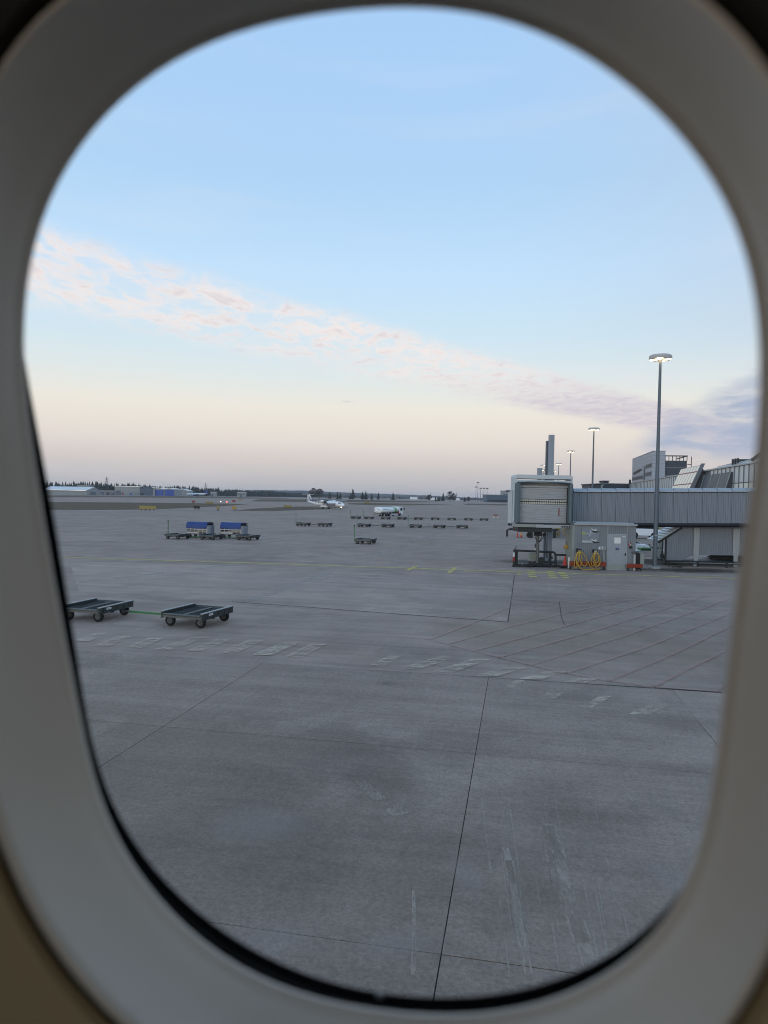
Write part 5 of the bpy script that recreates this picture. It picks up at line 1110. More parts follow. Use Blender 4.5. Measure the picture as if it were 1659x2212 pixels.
mb = MB(); mb.beam((-.05, -.1, Lp.z - .1), (0, -.1, Lp.z + .38), .05, .05); mb.b2((-.18, -.15, Lp.z - .12), (.12, .1, Lp.z + .08)); mb.build('end_bracket', 'dark_steel', t)
a2 = Z2(98, 1080, ya - .4); t = thing('marker_post', 'short post with a red and white marker at the left end of the pipe barrier', 'post', (a2.x, ya - .4, 0))
mb = MB(); mb.b2((-.06, -.06, 0), (.06, .06, .42)); mb.build('foot', 'dark_steel', t); mb = MB(); mb.b2((-.08, -.05, .422), (.07, .05, .75)); mb.build('red_marker', 'redp', t); mb = MB(); mb.b2((-.05, -.05, .752), (.04, .05, 1.08)); mb.build('white_marker', 'signwhite', t)
a2 = Z2(338, 965, 56.2); t = thing('slim_marker', 'slim black and white marker stick beside the prop leg of the bridge', 'post', (a2.x, 56.2, 0)); mb = MB(); mb.b2((-.03, -.03, 0), (.03, .03, a2.z)); mb.build('stick', 'signwhite', t); mb = MB(); mb.b2((-.035, -.035, a2.z + .001), (.035, .035, a2.z + .35)); mb.build('tip', 'black', t)

# ------------------------------------------------------------------ enclosed stair under the bridge
YS = 58.4
def S(px, py): q = A(px, py, YS); return (q.x, q.z)
st_ = thing('stair_enclosure', 'grey corrugated enclosed staircase with a stepped sloping roof beside the lamp post', 'stair enclosure', (S(1441, 1100)[0], YS, 0))
def sp_(mb, name, m, **k): o = mb.build(name, m, st_, **k); o.location = -st_.location; return o
xl = S(1441, 1180)[0]; zb = S(1450, 1212)[1]; xr = xl + 14
poly = [(xl, zb), (S(1468, 1212)[0], zb), (S(1499, 1199)[0], S(1499, 1199)[1]), (xr, S(1499, 1199)[1] + .1), (xr, zb0 + .3), (S(1470, 1139)[0], zb0 - .1), (xl, S(1441, 1163)[1])]
mb = MB(); mb.prism(poly, YS + .06, YS + .3); sp_(mb, 'wall', 'clad')
# corrugated sheets clipped to the wall outline
def zlo(x):
    for (xa, za), (xb, zb_) in zip(poly[0:3], poly[1:4]):
        if xa <= x <= xb: return za + (zb_ - za) * (x - xa) / max(1e-6, xb - xa)
    return poly[2][1]
def zhi(x):
    xa, za = poly[6]; xb, zb_ = poly[5]
    return za + (zb_ - za) * (x - xa) / (xb - xa) if x < xb else zb_
x = xl + .02; pans = [xl + .02, S(1468, 1190)[0], S(1497, 1190)[0], S(1510, 1190)[0], S(1555, 1190)[0], S(1582, 1190)[0], S(1597, 1190)[0], xr]
for i, (x0, x1) in enumerate(zip(pans, pans[1:])):
    flat = i in (2, 5); mb = MB(); pr = []; n = max(1, int((x1 - x0 - .03) / .13)); pt = (x1 - x0 - .03) / n
    for k in range(n):
        xx = x0 + k * pt; pr += [(xx, 0), (xx + pt * .5, 0), (xx + pt * .6, -.03), (xx + pt * .9, -.03)]
    pr.append((x1 - .03, 0))
    if flat: mb.b2((x0, YS - .08, zlo(x0) + .0), (x1 - .03, YS + .05, zb0 - .1))
    else: mb.rings([[(a, YS + .05 + b, zlo(a) + .01) for a, b in pr], [(a, YS + .05 + b, zhi(a) - .01) for a, b in pr]], closed=False)
    sp_(mb, 'pillar_panel' if flat else 'wall_sheet', 'clad' if not flat else 'trim')
for i in (2, 5):
    x0, x1 = pans[i], pans[i + 1]; mb = MB(); xm = (x0 + x1) / 2; mb.b2((xm - .17, YS - .04, 0), (xm + .17, YS + .04, zlo(x0) - .003)); sp_(mb, 'leg', 'trim')
mb = MB(); mb.b2((xl + .0, YS + .3, zb), (xl + 13, YS + 2.2, zb + .06)); mb.b2((xl + 4.5, YS + 2.0, zb), (xr, YS + 2.2, zb0 - .12)); sp_(mb, 'floor', 'dark_steel')
# stepped translucent roof tiles
r0, r1 = S(1419, 1168), S(1465, 1139); n = 6
for k in range(n):
    xa, za = r0[0] + (r1[0] - r0[0]) * k / n, r0[1] + (r1[1] - r0[1]) * k / n; xb, zb_ = r0[0] + (r1[0] - r0[0]) * (k + 1.12) / n, r0[1] + (r1[1] - r0[1]) * (k + .72) / n
    mb = MB(); mb.rings([[(xa, y, za), (xb, y, zb_), (xb, y, zb_ + .05), (xa, y, za + .05)] for y in (YS - .18, YS + 2.2)]); sp_(mb, 'roof_step', 'hangarroof')
mb = MB(); mb.beam((r0[0] + .1, YS - .02, r0[1] - .14), (r1[0] + .3, YS - .02, r1[1] - .02), .07, .16); sp_(mb, 'verge_beam', 'dark_steel')
mb = MB(); mb.b2((xl - .42, YS + .02, zb - .1), (xl - .30, YS + .12, S(1430, 1168)[1])); sp_(mb, 'door_jamb', 'dark_steel'); mb = MB(); mb.b2((xl - .14, YS + .02, zb - .3), (xl - .02, YS + .14, S(1438, 1163)[1])); sp_(mb, 'door_jamb', 'dark_steel')
mb = MB(); mb.b2((xl - .50, YS + .25, .55), (xl - .43, YS + .55, 1.9)); sp_(mb, 'door_leaf', 'roofglass')
for k in range(6): mb = MB(); mb.b2((xl + .1 + k * .3, YS + .35, zb + .08 + k * .2), (xl + .42 + k * .3, YS + 1.9, zb + .12 + k * .2)); sp_(mb, 'step', 'dark_steel')
rp = A(1441, 1214, 57.9); t = pipe_guard('long dark double pipe rail along the foot of the stair enclosure', [(rp.x - .1, 57.9, .44), (rp.x + 12, 57.2, .46)], .07, tuple((rp.x + .15 + 2.3 * k, 57.9 - .13 * k, .40, .06) for k in range(6)), 'pipe_rail')
mb = MB(); mb.tube([(.0, 0, .26), (12, -.7, .28)], .05, 8); mb.build('rail', 'dark_steel', t, smooth=50)
c = G(1463, 1226); t = thing('cable_coil', 'small dark coil of cable on the ground by the stair enclosure', 'cables', (c.x, c.y, 0)); mb = MB(); mb.tube([(.35 * math.cos(a) * (1 + .2 * math.sin(3 * a)), .25 * math.sin(a), .05 + .03 * math.sin(2 * a)) for a in [k * .45 for k in range(29)]], .03, 6); mb.build('coil', 'cable', t, smooth=60)

# next gate's kiosk and barrier further down the apron
c = G(1222, 1161.5); t = thing('kiosk', 'far grey kiosk with hanging yellow hoses seen below the bridge cab', 'kiosk', (c.x, c.y, 0)); mb = MB(); mb.b2((-1.6, 0, 0), (3.2, 2, 3.3)); mb.build('wall', 'kiosk', t)
for k in range(4):
    x = -1.3 + k * .35 + (0.5 if k > 1 else 0); mb = MB(); mb.tube([(x - .12, -.08, 1.5), (x - .28, -.1, .8), (x - .05, -.1, .25), (x + .14, -.1, .8), (x + .02, -.08, 1.5)], .06, 6); mb.build('hose_loop', 'hose', t, smooth=60)
mb = MB(); mb.b2((.6, -.5, .4), (2.2, -.3, 1.0)); mb.build('rail', 'cabwhite', t)
c = G(1095, 1160.5); pipe_guard('far dark pipe barrier seen left of the bridge cab', [(c.x, c.y, .1), (c.x, c.y, .95), (c.x + .4, c.y, 1.15), (c.x + 7, c.y, 1.15)], .14, ((c.x + 3.2, c.y, 1.1, .3), (c.x + 6.5, c.y, 1.1, .2)))
YC2 = 113; a2 = A(1162, 1011, YC2); b2_ = A(1172, 1011, YC2); t = thing('lift_column', 'far grey lift column rising behind the cab roof', 'column', ((a2.x + b2_.x) / 2, YC2, 0)); mb = MB(); mb.b2((-.36, 0, 0), (.36, .6, a2.z)); mb.build('column', 'column', t)
c = G(1088, 1120); t = thing('warning_trestle', 'small orange and white trestle far out on the apron left of the cab', 'trestle', (c.x - 2, c.y, 0)); mb = MB(); mb.b2((-.9, -.1, .7), (.5, .1, 1.0)); mb.build('board', 'orange', t)
for x in (-.8, .4): mb = MB(); mb.b2((x - .06, -.3, 0), (x + .06, .3, .698)); mb.build('leg', 'signwhite', t)

# ------------------------------------------------------------------ apron lamp posts
def lamp_post(label, x, y, h, r=.86, fine=True):
    t = thing('lamp_post', label, 'lamp post', (x, y, 0), 0, 'ring headed lamp posts along the apron')
    mb = MB(); mb.lathe([(.19, .12), (.17, 3), (.10, h - .25)], 14); mb.build('pole', 'pole', t, smooth=40)
    mb = MB(); mb.lathe([(.5, 0), (.48, .1), (.3, .18), (.2, .2)], 8); mb.build('foot', 'cabinet', t)
    mb = MB(); mb.lathe([(r * .30, h - .02), (r * .97, h - .06), (r, h), (r, h + .18), (r * .9, h + .27), (r * .2, h + .31)], 28)
    hd = mb.build('lamp_head', 'lampwhite', t, smooth=35)
    mb = MB(); mb.lathe([(.09, h - .36), (.22, h - .1), (.28, h - .025)], 12)
    for k in range(4): a = k * math.pi / 2 + .3; mb.beam((.1 * math.cos(a), .1 * math.sin(a), h - .09), (r * .9 * math.cos(a), r * .9 * math.sin(a), h - .09), .09, .06)
    mb.build('spider', 'lampwhite', t)
    for k in range(4):
        a = k * math.pi / 2 + .3 + math.pi / 4; mb = MB(); mb.lathe([(.02, -.10), (.24, -.09), (.26, -.06)], 14, (r * .62 * math.cos(a), r * .62 * math.sin(a), h)); mb.build('lamp', 'lit', hd)
    return t
c = G(1414, 1228); h = A(1427, 775, c.y).z; lp = lamp_post('tall nearest lamp post with a ring head, standing before the bridge tunnel', c.x, c.y, h)
mb = MB(); mb.lathe([(.172, 2.55), (.172, 2.66)], 12); mb.build('reflective_band', 'signwhite', lp)
for (px, pyt, lb) in ((1283, 928, 'second lamp post, rising behind the bridge between cab and tower'), (1233, 976, 'third lamp post, just right of the cab roof'), (1207, 1002.5, 'fourth lamp post, small above the right of the cab roof'), (1196.5, 1017.5, 'fifth tiny lamp post right beside the lift column')):
    q3 = G(px, pyt, h); lamp_post(lb, q3.x, q3.y, h)
for (px, pyt, lb) in ((1177.5, 1006, 'lamp post just left of the lift column top'), (1174.5, 1016, 'broad lit lamp head low left of the lift column'), (1170, 1024, 'lowest lit lamp head just above the cab roof')):
    q3 = G(px, pyt, h); lamp_post(lb, q3.x, q3.y, h, 1.5)
q3 = G(1229, 1030, 9); t = thing('camera_mast', 'short mast with a dark floodlight beside the third lamp post', 'mast', (q3.x, q3.y, 0)); mb = MB(); mb.tube([(0, 0, 0), (0, 0, 9)], .12, 6); mb.build('pole', 'pole', t); mb = MB(); mb.b2((-.9, -.2, 8.7), (-.1, .3, 9.05)); mb.build('floodlight', 'black', t)

# ------------------------------------------------------------------ terminal
FH = 13.0
fa, fb = G(1359, 1044, FH), G(1640, 997, FH); fd = (fa - fb); FL = fd.length; fd.normalize(); fo2 = Vector((-fd.y, fd.x, 0)); fo2 = fo2 if fo2.x < 0 else -fo2   # fo2 points to the apron
tm = thing('terminal_building', 'long terminal with a pale glazed upper storey receding behind the bridge', 'building', (fb.x, fb.y, 0)); fang = math.atan2(fd.y, fd.x)
def tp(s, o, z): return fb + fd * s + fo2 * o + Vector((0, 0, z - FH))
def tmb(mb, name, m, parent=None, **k):
    o = mb.build(name, m, tm if parent is None else parent, **k)
    if parent is None: o.location = -tm.location
    return o
S0 = -70
def slab(mb, s0, s1, o0, o1, z0, z1): mb.rings([[tp(s, o, z) for s, o in ((s0, o0), (s1, o0), (s1, o1), (s0, o1))] for z in (z0, z1)])
mb = MB(); slab(mb, S0, FL, -.25, -30, 0, FH - .2); tmb(mb, 'wall', 'mullion')
mb = MB(); slab(mb, S0, FL + .5, .25, -31, FH - .19, FH + .12); tmb(mb, 'roof', 'trim')
step = 3.3; npn = int((FL - S0) / step); zl0, zl1, zu0, zu1 = 3.4, 9.3, 9.5, FH - .25
pl1 = pu1 = None
for k in range(npn):
    s = S0 + k * step
    if 33 < s < 66: continue
    for (z0_, z1_, m_, nm) in ((zl0, zl1, 'facadelow', 'l'), (zu0, zu1, 'facade', 'u')):
        src = pl1 if nm == 'l' else pu1; L0 = tp(s, -.1, 0) - tm.location; L0.z = 0
        if src is None:
            mb = MB(); mb.b2((.09, -.05, z0_), (step - .09, .05, z1_)); o = mb.build('pane', m_, tm, L0, fang)
            if nm == 'l': pl1 = o
            else: pu1 = o
        else: share(src, 'pane', tm, L0, fang)
mu = None
for k in range(npn + 1):
    L0 = tp(S0 + k * step, 0, 0) - tm.location; L0.z = 0
    if 34 < S0 + k * step < 66: continue
    if mu is None: mb = MB(); mb.b2((-.07, -.13, 3), (.07, .13, FH - .2)); mu = mb.build('mullion', 'mullion', tm, L0, fang)
    else: share(mu, 'mullion', tm, L0, fang)
# slanted glazed bay
def near_s(px):                                     # distance along the facade under a sight line
    d = ray(px, 1040); n = Vector((-fd.y, fd.x, 0)); return None
def s_at(px):
    d = ray(px, 1045); d = Vector((d.x, d.y, 0)); a11, a12, a21, a22 = fd.x, -d.x, fd.y, -d.y; det = a11 * a22 - a12 * a21; bx, by = -fb.x, -fb.y
    return (bx * a22 - a12 * by) / det
sA, sB = s_at(1519), s_at(1476); oT, oB, zT, zB = .6, 5.2, 14.4, 3.2
def bay(u, v, o=0.0): return tp(sA + (sB - sA) * u, oB + (oT - oB) * v + o, zB + (zT - zB) * v)
for i in range(7):
    for j in range(4):
        v0, v1 = (0, .30, .60, .86)[j], (.30, .60, .86, 1.0)[j]; a_, b_ = (i + .10) / 7, (i + .90) / 7; g = .012
        mb = MB(); mb.rings([[bay(a_, v0 + g, e), bay(b_, v0 + g, e), bay(b_, v1 - g, e), bay(a_, v1 - g, e)] for e in (.0, .12)]); tmb(mb, 'bay_pane', 'baypane')
mb = MB(); mb.rings([[bay(a_, b_, e) for a_, b_ in ((-.01, 0), (1.01, 0), (1.01, 1), (-.01, 1))] for e in (-.25, -.02)]); tmb(mb, 'bay_back', 'bayframe')
for j in (.30, .60, .86): mb = MB(); mb.rings([[bay(a_, b_, e) for a_, b_ in ((0, j - .01), (1, j - .01), (1, j + .01), (0, j + .01))] for e in (-.01, .16)]); tmb(mb, 'bay_rail', 'redp')
mb = MB(); mb.rings([[bay(u, v, e) for v, e in ((0, .2), (1.03, .2), (1.03, -.6), (0, -.9))] for u in (-.035, -.005)]); tmb(mb, 'bay_gable', 'mullion')
mb = MB(); mb.rings([[tp(s, o, z) for o, z in ((oB - .9, zB), (oT - .3, zT - .6), (-.2, zT - 1.2), (-.2, zB))] for s in (sA + .4, sB - .4)]); tmb(mb, 'bay_end', 'towerdark')
s2 = s_at(1585); mb = MB(); mb.rings([[tp(s, o, z) for o, z in ((2.6, 3.2), (.3, 11.8), (-.2, 11.8), (-.2, 3.2))] for s in (s2 + 1, sA - 2.5)]); tmb(mb, 'glass_annex', 'towerdark')
for k in range(4):
    s = s2 + 1 + (sA - 3.5 - s2) * k / 3; mb = MB(); mb.rings([[tp(s + e, o, z) for o, z in ((2.7, 3.2), (.40, 11.9), (.3, 11.9), (2.6, 3.2))] for e in (0, .10)]); tmb(mb, 'annex_rib', 'roofglass')
# sloping glazed roof above the near part, with roof plant
sC = s_at(1512)
mb = MB(); mb.rings([[tp(s, o, z) for o, z in ((-2.5, FH + .13), (-3.0, FH + .8), (-13, FH + 3.6), (-24, FH + .13))] for s in (S0, sC)]); tmb(mb, 'glazed_roof', 'roofglass')
for k in range(14):
    s = S0 + (sC - S0) * (k + .5) / 14; mb = MB(); mb.rings([[tp(s + e, o, z) for o, z in ((-2.9, FH + .85), (-13, FH + 3.65), (-13, FH + 3.8), (-2.9, FH + 1.0))] for e in (0, .25)]); tmb(mb, 'roof_rib', 'trim')
for (px0, px1, o_, z0_, z1_) in ((1540, 1562, -15, FH + 2.2, FH + 5.4), (1562, 1590, -15, FH + 2.2, FH + 6.2), (1524, 1530, -6, FH + 1.0, FH + 2.6), (1622, 1660, -9, FH + 2.6, FH + 4.4)):
    mb = MB(); slab(mb, s_at(px1), s_at(px0), o_, o_ - 4, z0_, z1_); tmb(mb, 'roof_plant', 'towerdark')
s = s_at(1587); mb = MB(); mb.tube([tp(s, -14, FH + 3), tp(s, -14, FH + 8.6)], .12, 6); tmb(mb, 'aerial', 'dark_steel')
sx_ = s_at(1612); mb = MB()
mb.tube([tp(sx_ + 8, -3.2, FH + 1.2), tp(sx_ - 1, -6, FH + 5.2), tp(sx_ - 8, -7, FH + 5.8)], .35, 6); mb.tube([tp(sx_ + 5, -6, FH + 3.8), tp(sx_ + 2, -7, FH + 7.6), tp(sx_ - 10, -7, FH + 8.2)], .16, 6); mb.tube([tp(sx_ + 2, -6, FH + 3.8), tp(sx_ - 4, -7, FH + 2.4)], .16, 6)
tmb(mb, 'roof_gantry', 'dark_steel')
for k in range(3): s = s_at(1547 + k * 5); mb = MB(); slab(mb, s, s + .5, -3.2, -3.5, FH + .9, FH + 2.2); tmb(mb, 'vent', 'dark_steel')

# office tower behind the terminal
tA = A(1411, 974.7, 285); Hh = tA.z; tw = thing('office_tower', 'tall pale clad office slab behind the terminal with a dark glass wing', 'building', (tA.x, tA.y, 0)); tw_ang = math.atan2(E1.y, E1.x); e1, e2 = fd.copy(), None
e2 = fd.copy(); e1 = Vector((e2.y, -e2.x, 0)); ww = 7.2
b_ = A(1366, 992, 285); L2 = 62
def solve_len():
    d = ray(1366, 1000); d = Vector((d.x, d.y, 0)); det = e2.x * -d.y + d.x * e2.y; return (-tA.x * -d.y + d.x * -tA.y) / det
L2 = solve_len()
d = ray(1437, 1000); d = Vector((d.x, d.y, 0)); det = e1.x * -d.y + d.x * e1.y; ww = (-tA.x * -d.y + d.x * -tA.y) / det
d = ray(1488, 1000); d = Vector((d.x, d.y, 0)); det = e1.x * -d.y + d.x * e1.y; w2 = (-tA.x * -d.y + d.x * -tA.y) / det
def tq(u, v, z): return e1 * u + e2 * v + Vector((0, 0, z))
def tbox(u0, u1, v0, v1, z0, z1, name, m): mb = MB(); mb.rings([[tq(u, v, z) for u, v in ((u0, v0), (u1, v0), (u1, v1), (u0, v1))] for z in (z0, z1)]); return mb.build(name, m, tw)
nl = 12
tbox(0.02, ww - .02, 0.02, L2 - .02, 0, Hh - .05, 'wall', 'mullion')
for k in range(nl):
    z0_, z1_ = 6 + (Hh - 6) * k / nl, 6 + (Hh - 6) * (k + 1) / nl - .09; tbox(0, ww, 0, L2, z0_, z1_, 'cladding_band', 'tower')
tbox(-.1, ww + .1, -.1, L2 + .1, Hh + .0, Hh + .25, 'parapet', 'trim')
def wband(v0, v1, z0, z1, n):
    for k in range(n):
        a_, b_2 = v0 + (v1 - v0) * (k + .12) / n, v0 + (v1 - v0) * (k + .88) / n; tbox(-.12, -.005, a_ * L2, b_2 * L2, z0, z1, 'window', 'towerdark')
for z0_, v0, v1, n in ((Hh * .60, .42, .99, 11), (Hh * .48, .42, .99, 11), (Hh * .76, .04, .31, 6), (Hh * .63, .04, .31, 6), (Hh * .50, .04, .31, 6)): wband(v0, v1, z0_, z0_ + 1.5, n)
tbox(-.14, -.006, .33 * L2, .385 * L2, 3, Hh * .80, 'stair_window', 'towerdark')
for v, z0_ in ((.60, Hh * .755), (.78, Hh * .735)):
    mb = MB(); n = 10; mb.rings([[tq(o, v * L2 + 7.5 * math.cos(a), z0_ + (.55 + .25 * math.cos(a)) * math.sin(a) - .35 * math.cos(a)) for a in [2 * math.pi * i / n for i in range(n)]] for o in (-.15, -.35)]); mb.build('emblem', 'dark_steel', tw)
tbox(ww + .15, w2, 3.5, 26, 0, Hh * .93 - 1.7, 'glass_wing', 'towerdark')
for k in range(5): tbox(ww + .16, w2 + .1, 3.38, 3.48, Hh * .25 + k * 3.2, Hh * .25 + k * 3.2 + .3, 'floor_edge', 'mullion')
fz = Hh * .93
for u in [ww + .6 + (w2 - ww - .6) * k / 6 for k in range(7)]: tbox(u - .12, u + .12, 3.4, 3.64, Hh * .93 - 1.7 + .002, fz, 'frame_post', 'dark_steel')
tbox(ww + .4, w2 + .2, 3.2, 3.9, fz + .002, fz + .4, 'frame_beam', 'dark_steel'); tbox(w2 - .1, w2 + .2, 3.91, 24, fz + .002, fz + .4, 'frame_beam', 'dark_steel')
for z0_ in (Hh * .55, Hh * .67, Hh * .8): tbox(w2 + .11, w2 + 1.5, 3.2, 3.4, z0_, z0_ + .25, 'frame_arm', 'dark_steel')
tbox(w2 + 1.51, w2 + 1.75, 3.2, 3.4, Hh * .45, fz, 'frame_post', 'dark_steel')
# small roofs beyond the bridge
def block(name, label, px0, px1, pyt, Y, dep, m, mr):
    a_, b_2 = A(px0, pyt, Y), A(px1, pyt, Y); t = thing(name, label, 'building', (a_.x, Y, 0)); w = b_2.x - a_.x; mb = MB(); mb.b2((0, 0, 0), (w, dep, a_.z - .35)); mb.build('wall', m, t); mb = MB(); mb.b2((-.3, -.3, a_.z - .348), (w + .3, dep + .3, a_.z)); mb.build('roof', mr, t); return t, w, a_.z
block('flat_block', 'low flat dark roofed block directly left of the terminal glazing', 1300, 1360, 1043.5, 300, 20, 'towerdark', 'mullion')
block('flat_block', 'small pale low block behind the second lamp post', 1279, 1302, 1046.5, 290, 14, 'hangar', 'trim'); block('flat_canopy', 'thin dark canopy roof behind the foot of the second lamp post', 1275, 1298, 1045, 240, 10, 'towerdark', 'dark_steel')
t, w, z0_ = block('plant_room', 'small dark rooftop plant room between second lamp post and tower', 1304, 1315, 1038, 310, 6, 'towerdark', 'dark_steel')
c = A(1361, 1036, 280); t = thing('camera_mast', 'thin mast at the left foot of the office tower', 'mast', (c.x, 280, 0)); mb = MB(); mb.tube([(0, 0, 0), (0, 0, c.z)], .15, 6); mb.build('pole', 'pole', t); mb = MB(); mb.b2((-.35, -.3, c.z - 1.6), (.35, .3, c.z)); mb.build('camera', 'dark_steel', t)

# birds
for i, (px, py) in enumerate(((741.5, 866.8), (747.5, 867.3), (754, 867.8), (757.5, 868.2))):
    c = A(px, py, 420); t = thing('bird', 'tiny dark bird gliding above the airfield, %s of four from the left' % names[i], 'bird', tuple(c), .4 * i, 'birds in the evening sky'); mb = MB()
    mb.rings([[(x, r * math.cos(a), r * .9 * math.sin(a)) for a in [k * math.pi / 4 for k in range(8)]] for x, r in ((-.42, .02), (-.2, .09), (.1, .11), (.32, .06), (.42, .02))])
    for s in (-1, 1): mb.rings([[(.12, s * .05, .03), (-.12, s * .05, .03), (-.12, s * .05, .05), (.12, s * .05, .05)], [(.16, s * .5, .16), (-.06, s * .5, .16), (-.06, s * .5, .18), (.16, s * .5, .18)], [(.0, s * 1.0, .06), (-.06, s * 1.0, .06), (-.06, s * 1.0, .07), (.0, s * 1.0, .07)]])
    mb.build('body', 'dark_steel', t)

# ------------------------------------------------------------------ the cabin window the camera looks through
def resample(pts, n=144, c=(829, 1100)):
    pol = []
    for x, y in pts: pol.append((math.atan2(y - c[1], x - c[0]), math.hypot(x - c[0], y - c[1])))
    pol.sort(); out = []
    for k in range(n):
        a = -math.pi + 2 * math.pi * k / n; i = next((i for i, q in enumerate(pol) if q[0] > a), 0); q1, q0 = pol[i], pol[i - 1]
        a1, a0 = q1[0], q0[0]
        while a0 > a: a0 -= 2 * math.pi
        while a1 < a: a1 += 2 * math.pi
        # interpolate on the chord, then smooth
        p0 = (q0[1] * math.cos(a0), q0[1] * math.sin(a0)); p1 = (q1[1] * math.cos(a1), q1[1] * math.sin(a1)); dx, dy = p1[0] - p0[0], p1[1] - p0[1]
        den = math.sin(a) * dx - math.cos(a) * dy; f = (math.cos(a) * p0[1] - math.sin(a) * p0[0]) / den if abs(den) > 1e-9 else 0
        out.append(math.hypot(p0[0] + dx * f, p0[1] + dy * f))
    for _ in range(5): out = [(out[i - 2] + 2 * out[i - 1] + 3 * out[i] + 2 * out[(i + 1) % n] + out[(i + 2) % n]) / 9 for i in range(n)]
    return [(c[0] + r * math.cos(-math.pi + 2 * math.pi * k / n), c[1] + r * math.sin(-math.pi + 2 * math.pi * k / n)) for k, r in enumerate(out)]
top = [(54, 665), (57, 595), (70, 520), (95, 445), (125, 380), (170, 305), (220, 245), (280, 187), (350, 135), (430, 92), (500, 67), (600, 42), (700, 25), (829, 12), (954, 9), (1079, 29), (1179, 64), (1254, 104), (1329, 154), (1404, 214), (1479, 294), (1539, 369), (1579, 439), (1609, 524), (1629, 595), (1640, 680), (1642, 763), (1639, 854), (1633, 982), (1624, 1048), (1606, 1150), (1590, 1250), (1576, 1370), (1564, 1493)]
lip_px = top + [(1549, 1588), (1539, 1663), (1529, 1738), (1521, 1813), (1505, 1888), (1476, 1965), (1432, 2028), (1379, 2074), (1279, 2134), (1179, 2178), (1054, 2198), (954, 2200), (829, 2185), (750, 2174), (650, 2155), (575, 2128), (500, 2088), (425, 2033), (360, 1968), (300, 1898), (255, 1823), (220, 1753), (200, 1673), (185, 1588), (162, 1463), (153, 1440), (144, 1387), (131, 1315), (117, 1242), (104, 1170), (94, 1098), (81, 1026), (70, 954), (60, 882), (54, 817), (51, 740)]
out_top = [(x + (x - 829) * .05, y + (y - 1100) * .05) for x, y in top]
seal_px = [(1592, 1588), (1582, 1663), (1570, 1738), (1550, 1813), (1512, 1885), (1476, 1952), (1429, 2007), (1369, 2052), (1279, 2102), (1179, 2142), (1079, 2162), (929, 2167), (829, 2155), (750, 2143), (650, 2113), (550, 2063), (465, 2013), (400, 1958), (340, 1898), (280, 1823), (240, 1748), (210, 1673), (192, 1573), (175, 1463), (157, 1350), (144, 1278), (132, 1206), (119, 1123), (105, 1044), (90, 972), (77, 900), (66, 832), (56, 765)] + out_top[1:]
rim_px = [(-60, 1500), (-120, 1000), (-110, 500), (0, 115), (130, 0), (400, -150), (829, -220), (1250, -150), (1514, 0), (1659, 145), (1760, 450), (1800, 1000), (1760, 1600), (1659, 2048), (1589, 2208), (1350, 2420), (950, 2500), (550, 2420), (265, 2208), (130, 2063), (30, 1873), (-30, 1690)]
def depth(D0): return lambda x, y: D0 * (1 - .20 * (x - 829) / 829 + .05 * (y - 1106) / 1106)
def ring3(px, D): return [CAMPOS + ray(x, y) * D(x, y) for x, y in px]
rim = ring3(resample(rim_px), depth(.186)); lip = ring3(resample(lip_px), depth(.226)); seal = ring3(resample(seal_px), depth(.262))
ctr = CAMPOS + ray(829, 1100) * .22; outw = -(CAMPOS + ray(829, 1100) - CAMPOS).normalized()
wn = thing('cabin_window', 'pale grey aircraft window surround with a black seal framing the whole view', 'window', tuple(ctr))
def wp(mb, name, m, **k): o = mb.build(name, m, wn, **k); o.location = -ctr; return o
def off(r, grow, push): return [p_ + (p_ - ctr - outw * (p_ - ctr).dot(outw)).normalized() * grow + outw * push for p_ in r]
def mixr(a_, b_2, t_): return [p_.lerp(q_, t_) for p_, q_ in zip(a_, b_2)]
# surround: rolled outer rim, gently dished reveal, rolled inner lip
rs = [off(rim, .0032, -.006), off(rim, .0028, -.002), off(rim, .0012, .0006), rim]
for t_ in (.12, .3, .5, .7, .86): rs.append(off(mixr(rim, lip, t_), .0018 * math.sin(math.pi * t_), 0))
rs += [off(lip, .0012, .0015), lip, off(lip, .0006, -.0022), off(lip, .004, -.0035)]
mb = MB(); mb.rings(rs, caps=False); wp(mb, 'surround', 'bezel', smooth=60, fix=False)
# black seal behind the lip and the pressure frame around the pane
mb = MB(); mb.rings([off(lip, .006, -.004), off(mixr(lip, seal, .5), .006, 0), off(seal, .0012, .001), seal, off(seal, .001, -.004), off(seal, .03, -.008), off(seal, .05, .02), off(lip, .05, .0)], caps=False); wp(mb, 'seal', 'seal', smooth=60, fix=False)
mb = MB(); mb.rings([off(rim, .0030, -.006), off(rim, .0062, -.0025)], caps=False); wp(mb, 'rim_gap', 'seal', fix=False)
# added ring out of view, deeper towards the top to block sky light
fpx = [(829 + (x - 829) * 1.045, 1100 + (y - 1100) * 1.045) for x, y in resample(seal_px)]
def fdep(x, y): return depth(.262)(x, y) + .30 * max(0.0, min(1.0, (1220 - y) / 1220)) ** 0.85
fr0, fr1 = ring3(fpx, depth(.262)), ring3(fpx, fdep)
mb = MB(); mb.rings([off(fr0, .0, -.009), off(fr1, .0, -.010), off(fr1, .03, -.010), off(fr0, .05, -.009)], caps=False); wp(mb, 'sky_blocker', 'frame', smooth=60, fix=False)
gm = bpy.data.materials.new('clear_pane'); gm.use_nodes = True; t2 = gm.node_tree; t2.nodes.clear()
tb = t2.nodes.new('ShaderNodeBsdfTransparent'); tb.inputs[0].default_value = (.985, .99, .99, 1); ob = t2.nodes.new('ShaderNodeOutputMaterial'); t2.links.new(tb.outputs[0], ob.inputs[0]); MT['clear'] = gm
mb = MB(); mb.rings([off(seal, .004, -.005), off(seal, .004, -.008)]); wp(mb, 'pane', 'clear')
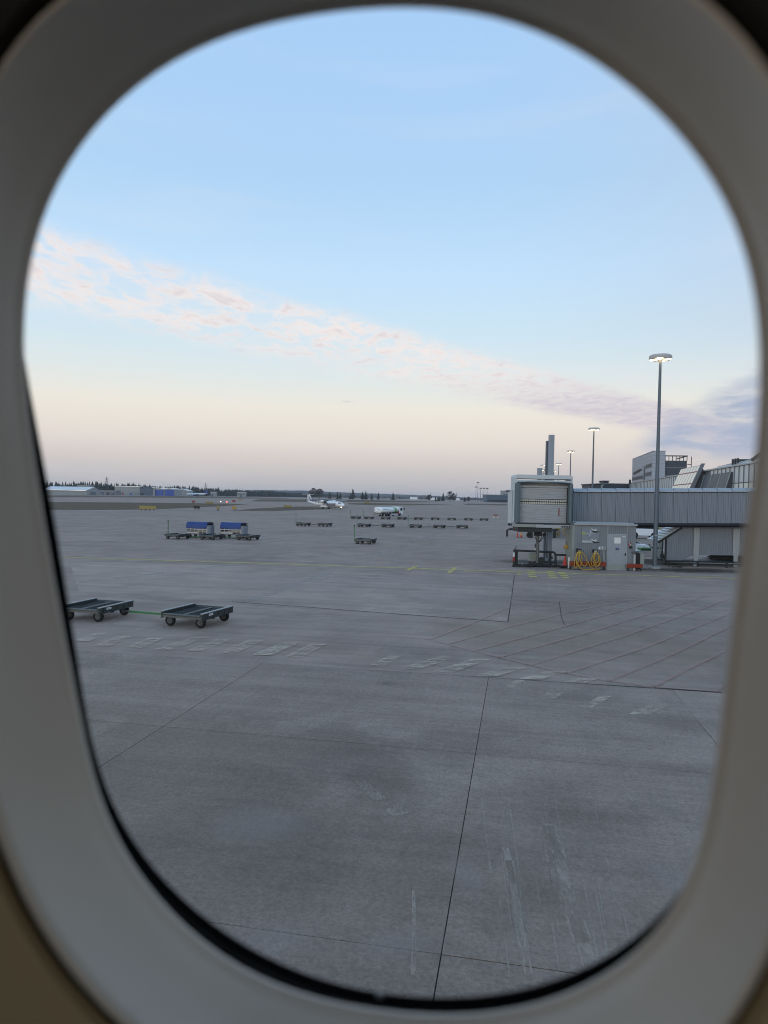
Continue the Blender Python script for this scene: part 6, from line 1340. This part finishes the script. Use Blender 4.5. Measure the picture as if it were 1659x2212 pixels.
c = CAMPOS + ray(820, 2152) * (depth(.262)(820, 2152) - .002); mb = MB(); mb.lathe([(.0, .0009), (.0011, .0006), (.0014, 0), (.0011, -.0006), (0, -.0009)], 12, tuple(c), 'y'); wp(mb, 'breather_dot', 'dew', smooth=80)
# sidewall with its oval cut-out and the rest of the cabin lining
big = []
for k, p_ in enumerate(rim):
    v_ = p_ - ctr; ang = math.atan2(v_.z, v_.x); big.append((ang, p_))
def sq(p_, s):
    v_ = p_ - ctr; f = s / max(abs(v_.x), abs(v_.z)); return ctr + Vector((v_.x * f, v_.y + .0, v_.z * f))
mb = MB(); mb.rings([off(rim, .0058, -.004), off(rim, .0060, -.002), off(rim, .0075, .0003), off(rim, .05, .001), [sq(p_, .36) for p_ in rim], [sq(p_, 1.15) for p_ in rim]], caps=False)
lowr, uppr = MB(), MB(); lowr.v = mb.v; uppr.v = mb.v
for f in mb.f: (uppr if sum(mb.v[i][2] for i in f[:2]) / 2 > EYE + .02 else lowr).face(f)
wp(lowr, 'sidewall', 'sidewall', smooth=40, fix=False); wp(uppr, 'shaded_sidewall', 'sidewall_shade', smooth=40, fix=False)  # upper half is the same sidewall, its shade put into the colour
c0 = Vector((-2.2, -3.2, EYE - 1.14)); c1 = Vector((2.2, ctr.y + .06, EYE + 1.14))
mb = MB(); th = .05
mb.b2((c0.x, c0.y, c0.z - th), (c1.x, c1.y, c0.z)); o = mb.build('cabin_floor', 'carpet', wn); o.location = -ctr; mb = MB(); mb.b2((c0.x, c0.y, c1.z), (c1.x, c1.y, c1.z + th))
mb.b2((c0.x - th, c0.y, c0.z), (c0.x - .001, c1.y, c1.z)); mb.b2((c1.x + .001, c0.y, c0.z), (c1.x + th, c1.y, c1.z))
mb.b2((c0.x, c0.y - th, c0.z), (c1.x, c0.y - .001, c0.z + 1.30)); mb.b2((c0.x, c0.y - th, c0.z + 2.12), (c1.x, c0.y - .001, c1.z))  # unseen far wall, its openings enlarged and raised to let fill light in
for x in (-2.2, -1.62, -1.1, -.58, -.06, .46, .98, 1.5, 2.02): mb.b2((x, c0.y - th, c0.z + 1.30), (x + .10, c0.y - .001, c0.z + 2.12))
for xa, xb in ((c0.x, ctr.x - 1.05), (ctr.x + 1.05, c1.x)): mb.b2((xa, c1.y - .05, c0.z), (xb, c1.y, c1.z))
o = mb.build('cabin_lining', 'lining', wn); o.location = -ctr

# ------------------------------------------------------------------ evening haze
HZ = 0.00010
if HZ > 0:
    hm = bpy.data.materials.new('haze'); hm.use_nodes = True; t2 = hm.node_tree; t2.nodes.clear()
    pvn = t2.nodes.new('ShaderNodeVolumePrincipled'); pvn.inputs['Color'].default_value = (.84, .88, .95, 1); pvn.inputs['Density'].default_value = HZ; pvn.inputs['Anisotropy'].default_value = 0.0
    ob = t2.nodes.new('ShaderNodeOutputMaterial'); t2.links.new(pvn.outputs[0], ob.inputs['Volume']); MT['haze'] = hm
    mb = MB(); mb.b2((-6100, -300, -2), (6100, 7100, 45)); tag(mb.build('haze', 'haze'), kind='stuff')
